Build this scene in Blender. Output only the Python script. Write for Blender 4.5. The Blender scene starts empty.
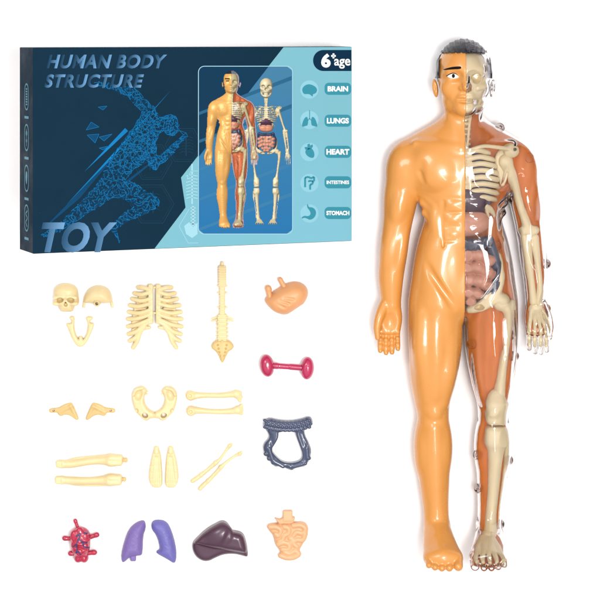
import bpy, math, random
import numpy as np
from mathutils import Vector, Matrix

# ---------------------------------------------------------------- units
# everything is measured on the table in "pixels" of 0.65 mm; origin of the world lies under the camera
S = 0.00065
F_PX = 2200.0          # camera height over the table in those units
CX, CY = 300.0, 30.0
random.seed(4)
rng = np.random.default_rng(7)

scene = bpy.context.scene
COL = scene.collection


def lin(c):
    c = np.asarray(c, float) / 255.0
    return np.where(c <= 0.04045, c / 12.92, ((c + 0.055) / 1.055) ** 2.4)


# ---------------------------------------------------------------- materials
GG = 0.87


def material(name, rgb, rough=0.35, gain=0.78, coat=0.0, sss=0.0, bump=0.0, bscale=400.0, vary=0.06, vscale=60.0,
             spec=0.5, attr=None, metallic=0.0):
    m = bpy.data.materials.new(name)
    m.use_nodes = True
    nt = m.node_tree
    b = nt.nodes['Principled BSDF']
    c = lin(rgb) * gain * GG
    b.inputs['Roughness'].default_value = rough
    b.inputs['Specular IOR Level'].default_value = spec
    b.inputs['Metallic'].default_value = metallic
    if coat:
        b.inputs['Coat Weight'].default_value = coat
        b.inputs['Coat Roughness'].default_value = 0.06
    if sss:
        b.inputs['Subsurface Weight'].default_value = sss
        b.inputs['Subsurface Radius'].default_value = (1.0, 0.6, 0.25)
        b.inputs['Subsurface Scale'].default_value = 0.003
    tc = nt.nodes.new('ShaderNodeTexCoord')
    if attr:
        a = nt.nodes.new('ShaderNodeAttribute')
        a.attribute_name = attr
        nt.links.new(a.outputs['Color'], b.inputs['Base Color'])
    elif vary:
        n = nt.nodes.new('ShaderNodeTexNoise')
        n.inputs['Scale'].default_value = vscale
        n.inputs['Detail'].default_value = 4
        nt.links.new(tc.outputs['Object'], n.inputs['Vector'])
        r = nt.nodes.new('ShaderNodeValToRGB')
        r.color_ramp.elements[0].position = 0.3
        r.color_ramp.elements[1].position = 0.7
        r.color_ramp.elements[0].color = (*np.clip(c * (1 - vary) * np.array([1, .98, .93]), 0, 1), 1)
        r.color_ramp.elements[1].color = (*np.clip(c * (1 + vary), 0, 1), 1)
        nt.links.new(n.outputs['Fac'], r.inputs['Fac'])
        nt.links.new(r.outputs['Color'], b.inputs['Base Color'])
    else:
        b.inputs['Base Color'].default_value = (*np.clip(c, 0, 1), 1)
    if not attr:
        n3 = nt.nodes.new('ShaderNodeTexNoise')      # handling marks: the gloss is a little uneven
        n3.inputs['Scale'].default_value = 45
        n3.inputs['Detail'].default_value = 6
        n3.inputs['Roughness'].default_value = .7
        nt.links.new(tc.outputs['Object'], n3.inputs['Vector'])
        r3 = nt.nodes.new('ShaderNodeMapRange')
        r3.inputs['From Min'].default_value = .35
        r3.inputs['From Max'].default_value = .7
        r3.inputs['To Min'].default_value = rough * .8
        r3.inputs['To Max'].default_value = rough * 1.3
        nt.links.new(n3.outputs['Fac'], r3.inputs['Value'])
        nt.links.new(r3.outputs['Result'], b.inputs['Roughness'])
    if bump:
        n2 = nt.nodes.new('ShaderNodeTexNoise')
        n2.inputs['Scale'].default_value = bscale
        n2.inputs['Detail'].default_value = 3
        nt.links.new(tc.outputs['Object'], n2.inputs['Vector'])
        bp = nt.nodes.new('ShaderNodeBump')
        bp.inputs['Strength'].default_value = bump
        bp.inputs['Distance'].default_value = 0.0006
        nt.links.new(n2.outputs['Fac'], bp.inputs['Height'])
        nt.links.new(bp.outputs['Normal'], b.inputs['Normal'])
    return m


def clear_material(name, tint, rough=0.0, ior=1.46, bump=0.0, bscale=300):
    """clear moulded plastic, bending the light through its real walls"""
    m = bpy.data.materials.new(name)
    m.use_nodes = True
    nt = m.node_tree
    nt.nodes.clear()
    out = nt.nodes.new('ShaderNodeOutputMaterial')
    gl = nt.nodes.new('ShaderNodeBsdfGlass')
    gl.inputs['Color'].default_value = (*tint, 1)
    gl.inputs['Roughness'].default_value = rough
    gl.inputs['IOR'].default_value = ior
    nt.links.new(gl.outputs[0], out.inputs[0])
    tc = nt.nodes.new('ShaderNodeTexCoord')
    n2 = nt.nodes.new('ShaderNodeTexNoise')
    n2.inputs['Scale'].default_value = bscale
    n2.inputs['Detail'].default_value = 2
    nt.links.new(tc.outputs['Object'], n2.inputs['Vector'])
    bp = nt.nodes.new('ShaderNodeBump')
    bp.inputs['Strength'].default_value = bump
    bp.inputs['Distance'].default_value = 0.002
    nt.links.new(n2.outputs['Fac'], bp.inputs['Height'])
    nt.links.new(bp.outputs['Normal'], gl.inputs['Normal'])
    return m


M = dict(
    skin=material('orange_plastic', (236, 160, 78), 0.30, 0.82, coat=0.35, vary=0.02, bump=0.02, bscale=250),
    muscle=material('muscle_orange_plastic', (224, 128, 52), 0.45, 1.0, spec=0.2, vary=0.10, vscale=35),
    bone=material('cream_bone_plastic', (251, 228, 176), 0.40, 0.86, sss=0.4, vary=0.04, vscale=120, bump=0.12, bscale=500),
    bone_flat=material('dull_bone_plastic', (240, 206, 138), 0.46, 0.82, sss=0.4, vary=0.05, vscale=120, bump=0.12, bscale=500),
    bone_in=material('khaki_bone_plastic', (238, 222, 180), 0.4, 1.08, vary=0.04, vscale=90, bump=0.06),
    hair=material('black_hair_paint', (40, 43, 52), 0.40, 0.7, coat=0.0, bump=0.45, bscale=420, vary=0.25, vscale=300),
    hair_dark=material('plum_grey_paint', (84, 78, 92), 0.5, 0.9, vary=0.1),
    eye_white=material('eye_white_paint', (250, 248, 244), 0.3, 0.85, vary=0),
    ink=material('black_paint', (22, 18, 18), 0.6, 0.8, vary=0, spec=0.1),
    stomach=material('peach_plastic', (243, 174, 118), 0.42, 0.84, vary=0.04, bump=0.08),
    intestine=material('pale_peach_plastic', (242, 184, 136), 0.42, 0.86, vary=0.05, bump=0.08),
    kidney=material('magenta_plastic', (196, 42, 92), 0.24, 0.86, coat=0.6, vary=0.05),
    colon=material('slate_plastic', (68, 78, 108), 0.27, 0.8, coat=0.5, vary=0.06, bump=0.1),
    heart=material('crimson_plastic', (196, 38, 74), 0.3, 0.86, coat=0.4, vary=0.08),
    vein=material('vein_blue_paint', (62, 58, 122), 0.35, 0.8, vary=0.05),
    lung_v=material('violet_plastic', (134, 112, 184), 0.5, 0.85, vary=0.05, bump=0.5, bscale=700),
    lung_b=material('periwinkle_plastic', (118, 112, 190), 0.5, 0.85, vary=0.05, bump=0.5, bscale=700),
    lung_in=material('inner_lung_plastic', (104, 96, 170), 0.45, 0.85, vary=0.05),
    liver=material('plum_plastic', (88, 56, 76), 0.30, 0.82, coat=0.15, vary=0.10, vscale=40),
    gut_in=material('inner_gut_plastic', (226, 160, 132), 0.35, 0.9, coat=0.3, vary=0.05),
    clear=clear_material('clear_plastic', (0.975, 0.96, 0.958), 0.0, 1.46, bump=0.05, bscale=55),
    clear_hair=clear_material('clear_rippled_plastic', (0.80, 0.80, 0.84), 0.04, 1.46, bump=0.5, bscale=330),
    pin=clear_material('clear_pin_plastic', (0.97, 0.93, 0.92), 0.02, 1.17),
    table=material('white_acrylic', (250, 249, 251), 0.6, 1.0 / GG, vary=0.004, vscale=4, spec=0.15),
    navy=material('navy_card', (21, 54, 76), 0.55, 0.66, spec=0.03, vary=0.05, vscale=9),
    sky=material('light_blue_print', (136, 202, 220), 0.55, 0.70, spec=0.03, vary=0.03, vscale=9),
    print=material('printed_colours', (255, 255, 255), 0.55, spec=0.03, attr='Print'),
    teal=material('teal_print', (60, 146, 164), 0.55, 0.82, spec=0.03, vary=0),
    deep=material('deep_navy_print', (14, 46, 70), 0.55, 0.85, spec=0.03, vary=0),
    white_ink=material('white_ink', (250, 252, 253), 0.55, 0.86, spec=0.03, vary=0),
    runner=material('bright_blue_ink', (24, 136, 204), 0.55, 0.66, spec=0.03, vary=0.1, vscale=40),
    runner_dim=material('dim_blue_ink', (18, 80, 124), 0.55, 0.66, spec=0.03, vary=0.1, vscale=40),
    faint=material('faint_line_ink', (34, 80, 106), 0.55, 0.62, spec=0.03, vary=0),
    faint_pale=material('faint_pale_ink', (166, 216, 230), 0.55, 0.80, spec=0.03, vary=0),
    halo=material('icon_halo_ink', (146, 204, 220), 0.55, 0.80, spec=0.03, vary=0),
    border=material('panel_border_ink', (170, 214, 230), 0.55, 0.82, spec=0.03, vary=0),
    side_ink=material('side_print_ink', (120, 172, 190), 0.55, 0.82, spec=0.03, vary=0),
)


# ---------------------------------------------------------------- objects
def tag(o, label=None, cat=None, group=None, kind=None):
    if label:
        o['label'] = label
    if cat:
        o['category'] = cat
    if group:
        o['group'] = group
    if kind:
        o['kind'] = kind
    return o


class Frame:
    """placement of pixel-measured geometry on the table: a true uniform scale for the height zref"""
    def __init__(self, x, y, zref=0.0):
        self.k = (F_PX - zref) / F_PX
        self.x, self.y = x, y
        self.loc = ((x - CX) * self.k * S, -(y - CY) * self.k * S, 0.0)

    def local(self, P):
        P = np.asarray(P, float)
        out = np.empty_like(P)
        out[:, 0] = (P[:, 0] - self.x) * self.k * S
        out[:, 1] = -(P[:, 1] - self.y) * self.k * S
        out[:, 2] = P[:, 2] * S
        return out


def mesh_np(name, V, quads, smooth=True):
    me = bpy.data.meshes.new(name)
    quads = np.asarray(quads, dtype=np.int32)
    n, w = quads.shape
    me.vertices.add(len(V))
    me.vertices.foreach_set('co', np.asarray(V, dtype=np.float32).ravel())
    me.loops.add(n * w)
    me.loops.foreach_set('vertex_index', quads.ravel())
    me.polygons.add(n)
    me.polygons.foreach_set('loop_start', np.arange(0, n * w, w, dtype=np.int32))
    me.polygons.foreach_set('loop_total', np.full(n, w, dtype=np.int32))
    me.polygons.foreach_set('use_smooth', np.full(n, smooth))
    me.update(calc_edges=True)
    me.validate()
    return me


def link(name, me, mat, parent=None, loc=None):
    o = bpy.data.objects.new(name, me)
    COL.objects.link(o)
    if me is not None and mat is not None:
        me.materials.append(mat)
    if parent is not None:
        o.parent = parent
    elif loc is not None:
        o.location = loc
    return o


# ---------------------------------------------------------------- implicit solids
def cap(a, b, r1, r2=None, sz=1.0):
    r2 = r1 if r2 is None else r2
    a = np.array(a, float); b = np.array(b, float)
    R = max(r1, r2)
    lo = np.minimum(a, b) - R * np.array([1, 1, 1 / sz]); hi = np.maximum(a, b) + R * np.array([1, 1, 1 / sz])

    def f(x, y, z):
        ab = b - a
        L2 = ab[0] ** 2 + ab[1] ** 2 + (ab[2] * sz) ** 2 + 1e-9
        px, py, pz = x - a[0], y - a[1], (z - a[2]) * sz
        t = np.clip((px * ab[0] + py * ab[1] + pz * ab[2] * sz) / L2, 0, 1)
        return np.sqrt((px - t * ab[0]) ** 2 + (py - t * ab[1]) ** 2 + (pz - t * ab[2] * sz) ** 2) - (r1 + (r2 - r1) * t)
    return (lo, hi, f)


def ell(c, r, ang=0.0):
    c = np.array(c, float); r = np.array(r, float)
    ca, sa = math.cos(math.radians(ang)), math.sin(math.radians(ang))
    ex = math.hypot(r[0] * ca, r[1] * sa); ey = math.hypot(r[0] * sa, r[1] * ca)
    e = np.array([ex, ey, r[2]])

    def f(x, y, z):
        px, py, pz = x - c[0], y - c[1], z - c[2]
        qx, qy = px * ca + py * sa, -px * sa + py * ca
        k0 = np.sqrt((qx / r[0]) ** 2 + (qy / r[1]) ** 2 + (pz / r[2]) ** 2)
        k1 = np.sqrt((qx / r[0] ** 2) ** 2 + (qy / r[1] ** 2) ** 2 + (pz / r[2] ** 2) ** 2) + 1e-9
        return k0 * (k0 - 1) / k1
    return (c - e, c + e, f)


def box(lo, hi, r=0.5):
    lo = np.array(lo, float); hi = np.array(hi, float)
    c, hs = (lo + hi) / 2, (hi - lo) / 2 - r

    def f(x, y, z):
        q = [np.abs(x - c[0]) - hs[0], np.abs(y - c[1]) - hs[1], np.abs(z - c[2]) - hs[2]]
        o = np.sqrt(np.maximum(q[0], 0) ** 2 + np.maximum(q[1], 0) ** 2 + np.maximum(q[2], 0) ** 2)
        return o + np.minimum(np.maximum(np.maximum(q[0], q[1]), q[2]), 0) - r
    return (lo, hi, f)


def chaikin(p, n=2):
    p = np.asarray(p, float)
    for _ in range(n):
        q = np.roll(p, -1, axis=0)
        p = np.stack([0.75 * p + 0.25 * q, 0.25 * p + 0.75 * q], 1).reshape(-1, 2)
    return p


def sd_poly(p, x, y):
    d = np.full(np.broadcast(x, y).shape, 1e9)
    ins = np.zeros(d.shape, bool)
    n = len(p)
    for i in range(n):
        a, b = p[i], p[(i + 1) % n]
        ex, ey = b - a
        wx, wy = x - a[0], y - a[1]
        t = np.clip((wx * ex + wy * ey) / (ex * ex + ey * ey + 1e-12), 0, 1)
        d = np.minimum(d, (wx - t * ex) ** 2 + (wy - t * ey) ** 2)
        if abs(ey) > 1e-12:
            ins ^= ((a[1] > y) != (b[1] > y)) & (x < ex * (y - a[1]) / ey + a[0])
    d = np.sqrt(d)
    return np.where(ins, -d, d)


def extr(p, z0, z1, r, smooth=2):
    p = chaikin(p, smooth) if smooth else np.asarray(p, float)
    lo = np.array([*p.min(0), z0]); hi = np.array([*p.max(0), z1])
    zc, hz = (z0 + z1) / 2, (z1 - z0) / 2

    def f(x, y, z):
        d2 = sd_poly(p, x, y)
        q = d2 + r
        w = np.abs(z - zc) - hz + r
        return np.minimum(np.maximum(q, w), 0) + np.sqrt(np.maximum(q, 0) ** 2 + np.maximum(w, 0) ** 2) - r
    return (lo, hi, f)


def chain(pts, radii, sz=1.0, n=5):
    """a limb through the points: spline centre line, spline radius, one solid"""
    Q = np.array([[*p, r] for p, r in zip(pts, radii)], float)
    E = np.vstack([2 * Q[0] - Q[1], Q, 2 * Q[-1] - Q[-2]])
    out = []
    for i in range(1, len(E) - 2):
        p0, p1, p2, p3 = E[i - 1], E[i], E[i + 1], E[i + 2]
        for t in np.arange(n) / n:
            out.append(.5 * (2 * p1 + (p2 - p0) * t + (2 * p0 - 5 * p1 + 4 * p2 - p3) * t * t + (3 * p1 - p0 - 3 * p2 + p3) * t ** 3))
    out.append(Q[-1])
    segs = [cap(a[:3], b[:3], max(a[3], .2), max(b[3], .2), sz) for a, b in zip(out[:-1], out[1:])]
    lo = np.min([g[0] for g in segs], 0); hi = np.max([g[1] for g in segs], 0)

    def f(x, y, z):
        shp = np.broadcast(x, y, z).shape
        d = np.full(shp, 40.0, np.float32)
        for a, b, g in segs:
            # only the part of the slab near this segment
            ix = np.flatnonzero((x.ravel() > a[0] - 14) & (x.ravel() < b[0] + 14))
            iy = np.flatnonzero((y.ravel() > a[1] - 14) & (y.ravel() < b[1] + 14))
            if not len(ix) or not len(iy):
                continue
            sx, sy = slice(ix[0], ix[-1] + 1), slice(iy[0], iy[-1] + 1)
            d[sx, sy] = np.minimum(d[sx, sy], g(x[sx], y[:, sy], z))
        return d
    return (lo, hi, f)


class Vol:
    def __init__(self, lo, hi, h):
        self.lo = np.array(lo, float); self.h = h
        n = np.ceil((np.array(hi, float) - self.lo) / h).astype(int) + 1
        self.n = n
        self.F = np.full(n, 60.0, dtype=np.float32)
        self.ax = [self.lo[i] + h * np.arange(n[i]) for i in range(3)]

    def sl(self, lo, hi, pad):
        a = np.maximum(np.floor((lo - pad - self.lo) / self.h).astype(int), 0)
        b = np.minimum(np.ceil((hi + pad - self.lo) / self.h).astype(int) + 1, self.n)
        if np.any(b <= a):
            return None
        return tuple(slice(int(a[i]), int(b[i])) for i in range(3))

    def ev(self, prim, pad):
        s = self.sl(prim[0], prim[1], pad)
        if s is None:
            return None, None
        x = self.ax[0][s[0]][:, None, None]; y = self.ax[1][s[1]][None, :, None]; z = self.ax[2][s[2]][None, None, :]
        return s, prim[2](x, y, z)

    def u(self, prim, k=2.0):
        for p in (prim if isinstance(prim, list) else [prim]):
            s, d = self.ev(p, k + 5)
            if s is None:
                continue
            a = self.F[s]
            h = np.maximum(k - np.abs(a - d), 0) / max(k, 1e-6)
            self.F[s] = np.minimum(a, d) - h * h * k / 4
        return self

    def s(self, prim, k=1.0):
        for p in (prim if isinstance(prim, list) else [prim]):
            s, d = self.ev(p, k + 3)
            if s is None:
                continue
            a = self.F[s]; d = -d
            h = np.maximum(k - np.abs(a - d), 0) / max(k, 1e-6)
            self.F[s] = np.maximum(a, d) + h * h * k / 4
        return self

    def grid(self):
        return self.ax[0][:, None, None], self.ax[1][None, :, None], self.ax[2][None, None, :]

    def i(self, fn):
        self.F = np.maximum(self.F, fn(*self.grid())).astype(np.float32)
        return self

    def add(self, fn):
        self.F = (self.F + fn(*self.grid())).astype(np.float32)
        return self

    def copy(self):
        v = Vol.__new__(Vol)
        v.lo, v.h, v.n, v.ax = self.lo, self.h, self.n, self.ax
        v.F = self.F.copy()
        return v

    def rest(self, z=0.4):
        return self.i(lambda x, y, zz: z - zz)

    def surface(self):
        F, h = self.F, self.h
        F[0] = np.maximum(F[0], 1); F[-1] = np.maximum(F[-1], 1)
        F[:, 0] = np.maximum(F[:, 0], 1); F[:, -1] = np.maximum(F[:, -1], 1)
        F[:, :, 0] = np.maximum(F[:, :, 0], 1); F[:, :, -1] = np.maximum(F[:, :, -1], 1)
        s = F < 0
        nx, ny, nz = F.shape
        cnt = np.zeros((nx - 1, ny - 1, nz - 1), np.int8)
        cor = [(a, b, c) for a in (0, 1) for b in (0, 1) for c in (0, 1)]
        for a, b, c in cor:
            cnt += s[a:nx - 1 + a, b:ny - 1 + b, c:nz - 1 + c]
        act = (cnt > 0) & (cnt < 8)
        idx = np.argwhere(act)
        vid = np.full(act.shape, -1, np.int32)
        vid[act] = np.arange(len(idx))
        vals = np.stack([F[idx[:, 0] + a, idx[:, 1] + b, idx[:, 2] + c] for a, b, c in cor], 1).astype(float)
        P = np.zeros((len(idx), 3)); C = np.zeros(len(idx))
        for i in range(8):
            for j in range(i + 1, 8):
                d = np.array(cor[j]) - np.array(cor[i])
                if np.abs(d).sum() != 1:
                    continue
                va, vb = vals[:, i], vals[:, j]
                m = (va < 0) != (vb < 0)
                t = np.where(m, va / np.where(m, va - vb, 1), 0)
                P[m] += np.array(cor[i]) + t[m, None] * d
                C[m] += 1
        P = idx + P / C[:, None]
        # pull the vertices onto the zero level of the trilinear field
        for _ in range(2):
            b = np.clip(np.floor(P).astype(int), 0, np.array(F.shape) - 2)
            f = P - b
            v = np.stack([F[b[:, 0] + a, b[:, 1] + bb, b[:, 2] + c] for a, bb, c in cor], 1).astype(float)
            wx, wy, wz = f[:, 0], f[:, 1], f[:, 2]
            val = np.zeros(len(P)); g = np.zeros((len(P), 3))
            for q, (a, bb, c) in enumerate(cor):
                X = wx if a else 1 - wx; Y = wy if bb else 1 - wy; Z = wz if c else 1 - wz
                val += v[:, q] * X * Y * Z
                g[:, 0] += v[:, q] * (1 if a else -1) * Y * Z
                g[:, 1] += v[:, q] * (1 if bb else -1) * X * Z
                g[:, 2] += v[:, q] * (1 if c else -1) * X * Y
            g2 = (g ** 2).sum(1) + 1e-9
            step = np.clip(val / g2, -2, 2)[:, None] * g
            ln = np.linalg.norm(step, axis=1, keepdims=True) + 1e-9
            P = P - step * np.minimum(1, 0.35 / ln)
        Q = []
        for ax in range(3):
            o1, o2 = (ax + 1) % 3, (ax + 2) % 3
            sa = [slice(1, -1)] * 3; sb = [slice(1, -1)] * 3
            sa[ax] = slice(0, -1); sb[ax] = slice(1, None)
            A, B = s[tuple(sa)], s[tuple(sb)]
            e = np.argwhere(A != B)
            if not len(e):
                continue
            pos = A[A != B]
            e[:, o1] += 1; e[:, o2] += 1
            q = []
            for d1, d2 in ((-1, -1), (0, -1), (0, 0), (-1, 0)):
                c = e.copy(); c[:, o1] += d1; c[:, o2] += d2
                q.append(vid[c[:, 0], c[:, 1], c[:, 2]])
            q = np.stack(q, 1)
            q[~pos] = q[~pos][:, ::-1]
            Q.append(q)
        return self.lo + P * h, np.concatenate(Q)

    def build(self, name, mat, frame, parent=None, tr=None, flip=False):
        """mesh of the zero level; tr maps the solid's own coordinates to pixels on the table"""
        P, Q = self.surface()
        if tr is not None:
            P = tr(P)
        if not flip:                      # y runs down the picture: turn the faces over
            Q = Q[:, ::-1]
        me = mesh_np(name, frame.local(P), Q)
        return link(name, me, mat, parent, frame.loc if parent is None else None)

    def top(self):
        """height of the upper surface over the grid (nan where there is none)"""
        s = self.F < 0
        any_ = s.any(2)
        z = self.ax[2][self.n[2] - 1 - np.argmax(s[:, :, ::-1], axis=2)]
        return np.where(any_, z, np.nan)


# ================================================================= THE TABLE
def table():
    t = 900
    V = []
    x0, x1, y0, y1 = -1500, 2100, -1500, 2100
    for z in (-14, 0):
        V += [(x0, y0, z), (x1, y0, z), (x1, y1, z), (x0, y1, z)]
    Vw = [((x - CX) * S, -(y - CY) * S, z * S) for x, y, z in V]
    me = bpy.data.meshes.new('table_surface')
    me.from_pydata(Vw, [], [(0, 1, 2, 3), (7, 6, 5, 4), (0, 4, 5, 1), (1, 5, 6, 2), (2, 6, 7, 3), (3, 7, 4, 0)])
    o = link('table_surface', me, M['table'])
    tag(o, kind='structure')


table()

# ================================================================= THE FIGURE
MID = 463.3
ZF = 28.0
FIG = Frame(MID, 310, ZF)


def body_prims():
    A = []   # (op, prim, k)
    u = lambda p, k: A.append(('u', p, k))
    s = lambda p, k: A.append(('s', p, k))
    # head
    u(ell((0, 70, 36), (26.3, 29.5, 31)), 2)
    u(ell((0, 86, 42), (23.5, 26, 22)), 8)
    u(ell((0, 99, 43), (18.5, 15, 18)), 8)
    u(ell((0, 108, 56), (9, 6.5, 6.5)), 7)
    u(cap((0, 68, 60), (16, 68.5, 56.5), 3.6, 3.4), 5)
    u(ell((15, 88, 53), (9, 9, 8)), 6)
    s(ell((11.5, 75.5, 66.5), (8.5, 5.0, 5.5)), 4)
    u(ell((12.0, 75.3, 56.5), (7.2, 4.4, 5.2)), 1.5)
    u(cap((0, 72, 61.5), (0, 86, 68), 2.6, 4.0), 4)
    u(ell((4.4, 87.3, 63.5), (3.2, 2.7, 3.6)), 2)
    u(ell((0, 97, 58), (11, 7, 7)), 5)
    u(chain([(0, 95.8, 64.6), (4, 95.4, 63.8), (9, 97.2, 60.5)], [1.9, 2.0, .8]), 1.2)
    u(chain([(0, 100.6, 64), (4, 100.3, 63), (8, 98.8, 60.6)], [2.2, 2.0, .8]), 1.2)
    s(cap((0, 98.1, 66.3), (10, 98.0, 63), 1.1, 0.7), 1.2)
    s(cap((8.5, 90, 66), (13, 99, 62), 1.6, 1.2), 3)
    s(cap((0, 104.5, 65.6), (5, 104, 64.6), 1.6, 1.2), 3)
    u(ell((28.6, 88, 34), (3.0, 9.2, 6), 8), 1.5)
    s(ell((29.5, 87, 41), (2.0, 5.5, 3)), 1.5)
    u(ell((14.5, 102, 43), (6.5, 8, 10)), 5)
    # neck and trunk
    u([cap((0, 100, 29), (0, 138, 28), 17.5, 18.5)], 6)
    u(cap((15.5, 109, 34), (3.5, 144, 46), 3.6, 2.6), 5)
    u(cap((10, 123, 22), (52, 150, 25), 9, 10.5), 11)
    u(ell((0, 176, 29), (49, 58, 28)), 10)
    u(ell((33, 165, 28), (26, 30, 25)), 12)
    u(cap((5, 147.5, 50), (48, 143, 40), 2.8, 3.4), 6)
    u(chain([(8, 205, 28), (14.5, 226, 28), (19.5, 250, 28), (23, 274, 28), (25, 300, 28)], [27, 25, 27, 28, 28], n=10), 8)
    u(ell((0, 228, 30), (30, 46, 23)), 8)
    u(ell((0, 280, 30), (32, 40, 23.5)), 8)
    u(ell((23, 173, 43.5), (25.5, 21, 15), -8), 2.2)
    u(ell((27, 160, 41), (25, 18, 14.5)), 7)
    s(chain([(45, 171, 52), (40, 184, 54), (27, 194.5, 56.5), (4, 197, 58)], [1.5, 1.6, 1.6, 1.2]), 3)
    for i, yy in enumerate((203, 217, 231.5)):
        u(ell((11.0, yy, 50.0 - i * 0.8), (9.6, 6.4, 6.4)), 1.6)
    u(ell((10.5, 264, 46), (11, 26, 8.0)), 3)
    u(ell((28, 222, 41), (8, 22, 10), 6), 4)
    u(ell((31, 250, 41), (9, 18, 9), -14), 5)
    for yy in (210, 224, 238.2):
        s(cap((1, yy, 56.8), (20, yy + .6, 54.0), 1.0, .8), 2)
    s(chain([(22, 200, 54), (23.5, 220, 54), (22, 244, 53)], [1.3, 1.3, 1.0]), 3)
    s(cap((0, 170, 60.5), (0, 196, 58.5), 1.8, 1.6), 4)
    s(cap((0, 196, 56.5), (0, 258, 54), 1.4, 1.2), 2.5)
    s(ell((0, 247, 54), (2.2, 3.2, 3)), 1.5)
    s(cap((42, 258, 54), (10, 306, 55), 2.4, 2.4), 5)
    for a, b in (((43, 192), (30, 205)), ((42, 202), (29, 214)), ((40, 212), (28, 223))):
        u(cap((a[0] - 1, a[1], 37), (b[0] - 1, b[1], 45.5), 3.4, 1.6), 4)
    # arm
    u(ell((58.5, 169, 27), (19, 27, 20)), 8)
    u(chain([(59, 172, 26), (62.5, 197, 26), (65.6, 222, 25), (68.4, 240, 25), (70, 256, 25), (72.2, 275, 25), (72.4, 289, 24.5), (72, 303, 24)],
            [17.5, 17.2, 14.8, 14.2, 13.7, 12.9, 11.5, 9.8], n=10), 4)
    u(ell((64, 203, 35), (9.5, 21, 9.5), -12), 3)
    u(ell((63, 250, 31), (6, 24, 9), -10), 4)
    u(ell((75, 246, 29), (6.5, 22, 9), -10), 4)
    s(cap((46, 163, 58), (45, 196, 52), 3.0, 3.0), 6)
    # hand
    u(ell((73.5, 318, 24.5), (12.2, 18, 7.8)), 5)
    u(box((63, 308, 18), (84.5, 335, 30), 5), 4)
    s(ell((73, 322, 34.5), (6.5, 9, 5.5)), 4)
    s(cap((80.5, 316, 35.5), (82, 336, 35), 1.8, 1.6), 2)
    u(chain([(79, 305, 28), (84, 316, 32), (86.4, 327, 33.5), (85.8, 337, 34)], [5.6, 4.6, 3.7, 2.7]), 1.6)
    fing = [(65.8, 350.0, 2.6), (71.6, 353.6, 2.85), (77.4, 354.2, 2.85), (83.0, 352.0, 2.8)]
    for fx, tip, r in fing:
        L = tip - 332
        x2 = fx + (fx - 74) * 0.02
        u(chain([(fx, 328, 24.5), (fx, 332 + L * .38, 27.2), (x2, 332 + L * .72, 29.5), (x2, tip - r + 1, 31.5)],
                [r + .2, r + .1, r, r - .3]), 1.0)
        for t in (.02, .38, .72):
            u(ell((fx, 331.5 + L * t, 28.8 + 3 * t), (2.3, 2.2, 1.6)), 1.4)
        for t in (.2, .56):
            s(cap((fx - 3, 332 + L * t, 32.6 + 3.5 * t), (fx + 3, 332 + L * t, 32.6 + 3.5 * t), .9), 0.8)
    # leg
    u(chain([(25, 300, 28), (27.6, 343, 28), (30, 376, 28), (31, 399, 27), (30, 418, 26), (30, 448, 25), (28.8, 481, 24),
             (27.2, 508, 23), (26.2, 526, 27), (25, 540, 44), (23, 548, 62)],
            [24, 26.3, 23.2, 18.2, 15.8, 17.6, 15.2, 12.9, 12.7, 12.6, 10], n=12), 5)
    u(ell((40, 318, 28), (14, 40, 18)), 8)
    u(chain([(41, 312, 42), (41, 350, 43), (36, 396, 37)], [9, 11, 7]), 4)
    u(chain([(15, 334, 41), (17, 368, 42), (22, 400, 36)], [7, 9.5, 6.5]), 4)
    u(chain([(29, 312, 46), (29, 350, 47), (29, 392, 41)], [7, 8.5, 5]), 4)
    u(ell((29.5, 410, 38), (8, 8.5, 6.2)), 2.5)
    u(ell((21.5, 398, 34), (6, 8, 7)), 3)
    u(ell((38, 398, 34), (6, 8, 7)), 3)
    u(ell((29.5, 424, 37), (4.5, 5, 4.2)), 2.5)
    u(cap((30, 428, 37), (27, 520, 30), 5.5, 4.5), 5)
    u(ell((20, 447, 22), (8.5, 25, 14)), 6)
    u(ell((41, 449, 22), (7.6, 26, 14)), 6)
    u(ell((16.2, 528, 21), (3, 6, 6)), 5)
    u(ell((36.0, 530, 21), (3, 6, 6)), 5)
    # foot, standing up from the table with the toes towards the viewer
    u(chain([(31, 536, 34), (33, 545, 50), (34, 550, 62)], [8, 8, 6.5]), 8)
    u(chain([(20, 536, 34), (14, 545, 50), (11, 550, 62)], [8, 8, 6.5]), 8)
    u(ell((22, 550, 60), (17.5, 7.5, 10)), 8)
    u(ell((25, 538, 8), (11, 12, 9)), 6)
    for tx, ty, r in ((8.2, 555.5, 4.9), (17.0, 557.0, 3.9), (24.3, 557.2, 3.7), (31.0, 556.4, 3.5), (37.0, 554.4, 3.3)):
        u(cap((tx, ty - 5, 64), (tx, ty, 72), r, r - .2), 1.4)
        s(ell((tx, ty - 6.2, 75.4), (r * .62, 2.0, 1.3)), 0.8)
    return A


BODY = body_prims()


def body_into(v):
    for op, p, k in BODY:
        (v.u if op == 'u' else v.s)(p, k)
    v.add(lambda x, y, z: 0 * x)
    return v


H = 0.75
full = body_into(Vol((-3, 36, -3), (94, 572, 84), H))

def soften(F, n):
    for _ in range(n):
        for ax in range(3):
            G_ = F.copy()
            a = [slice(None)] * 3; b = [slice(None)] * 3; c = [slice(None)] * 3
            a[ax] = slice(1, -1); b[ax] = slice(0, -2); c[ax] = slice(2, None)
            G_[tuple(a)] = .5 * F[tuple(a)] + .25 * (F[tuple(b)] + F[tuple(c)])
            F = G_
    return F


full.F = np.minimum(full.F, 12)
iy0, iy1 = int((126 - 36) / H), int((544 - 36) / H)
ixh = int((58 + 3) / H); iyh = int((306 - 36) / H)
full.F[:, iy0:iyh] = soften(full.F[:, iy0:iyh], 1)
full.F[:ixh, iyh - 3:iy1] = soften(full.F[:ixh, iyh - 3:iy1], 2)
full.rest(0.5)

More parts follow.
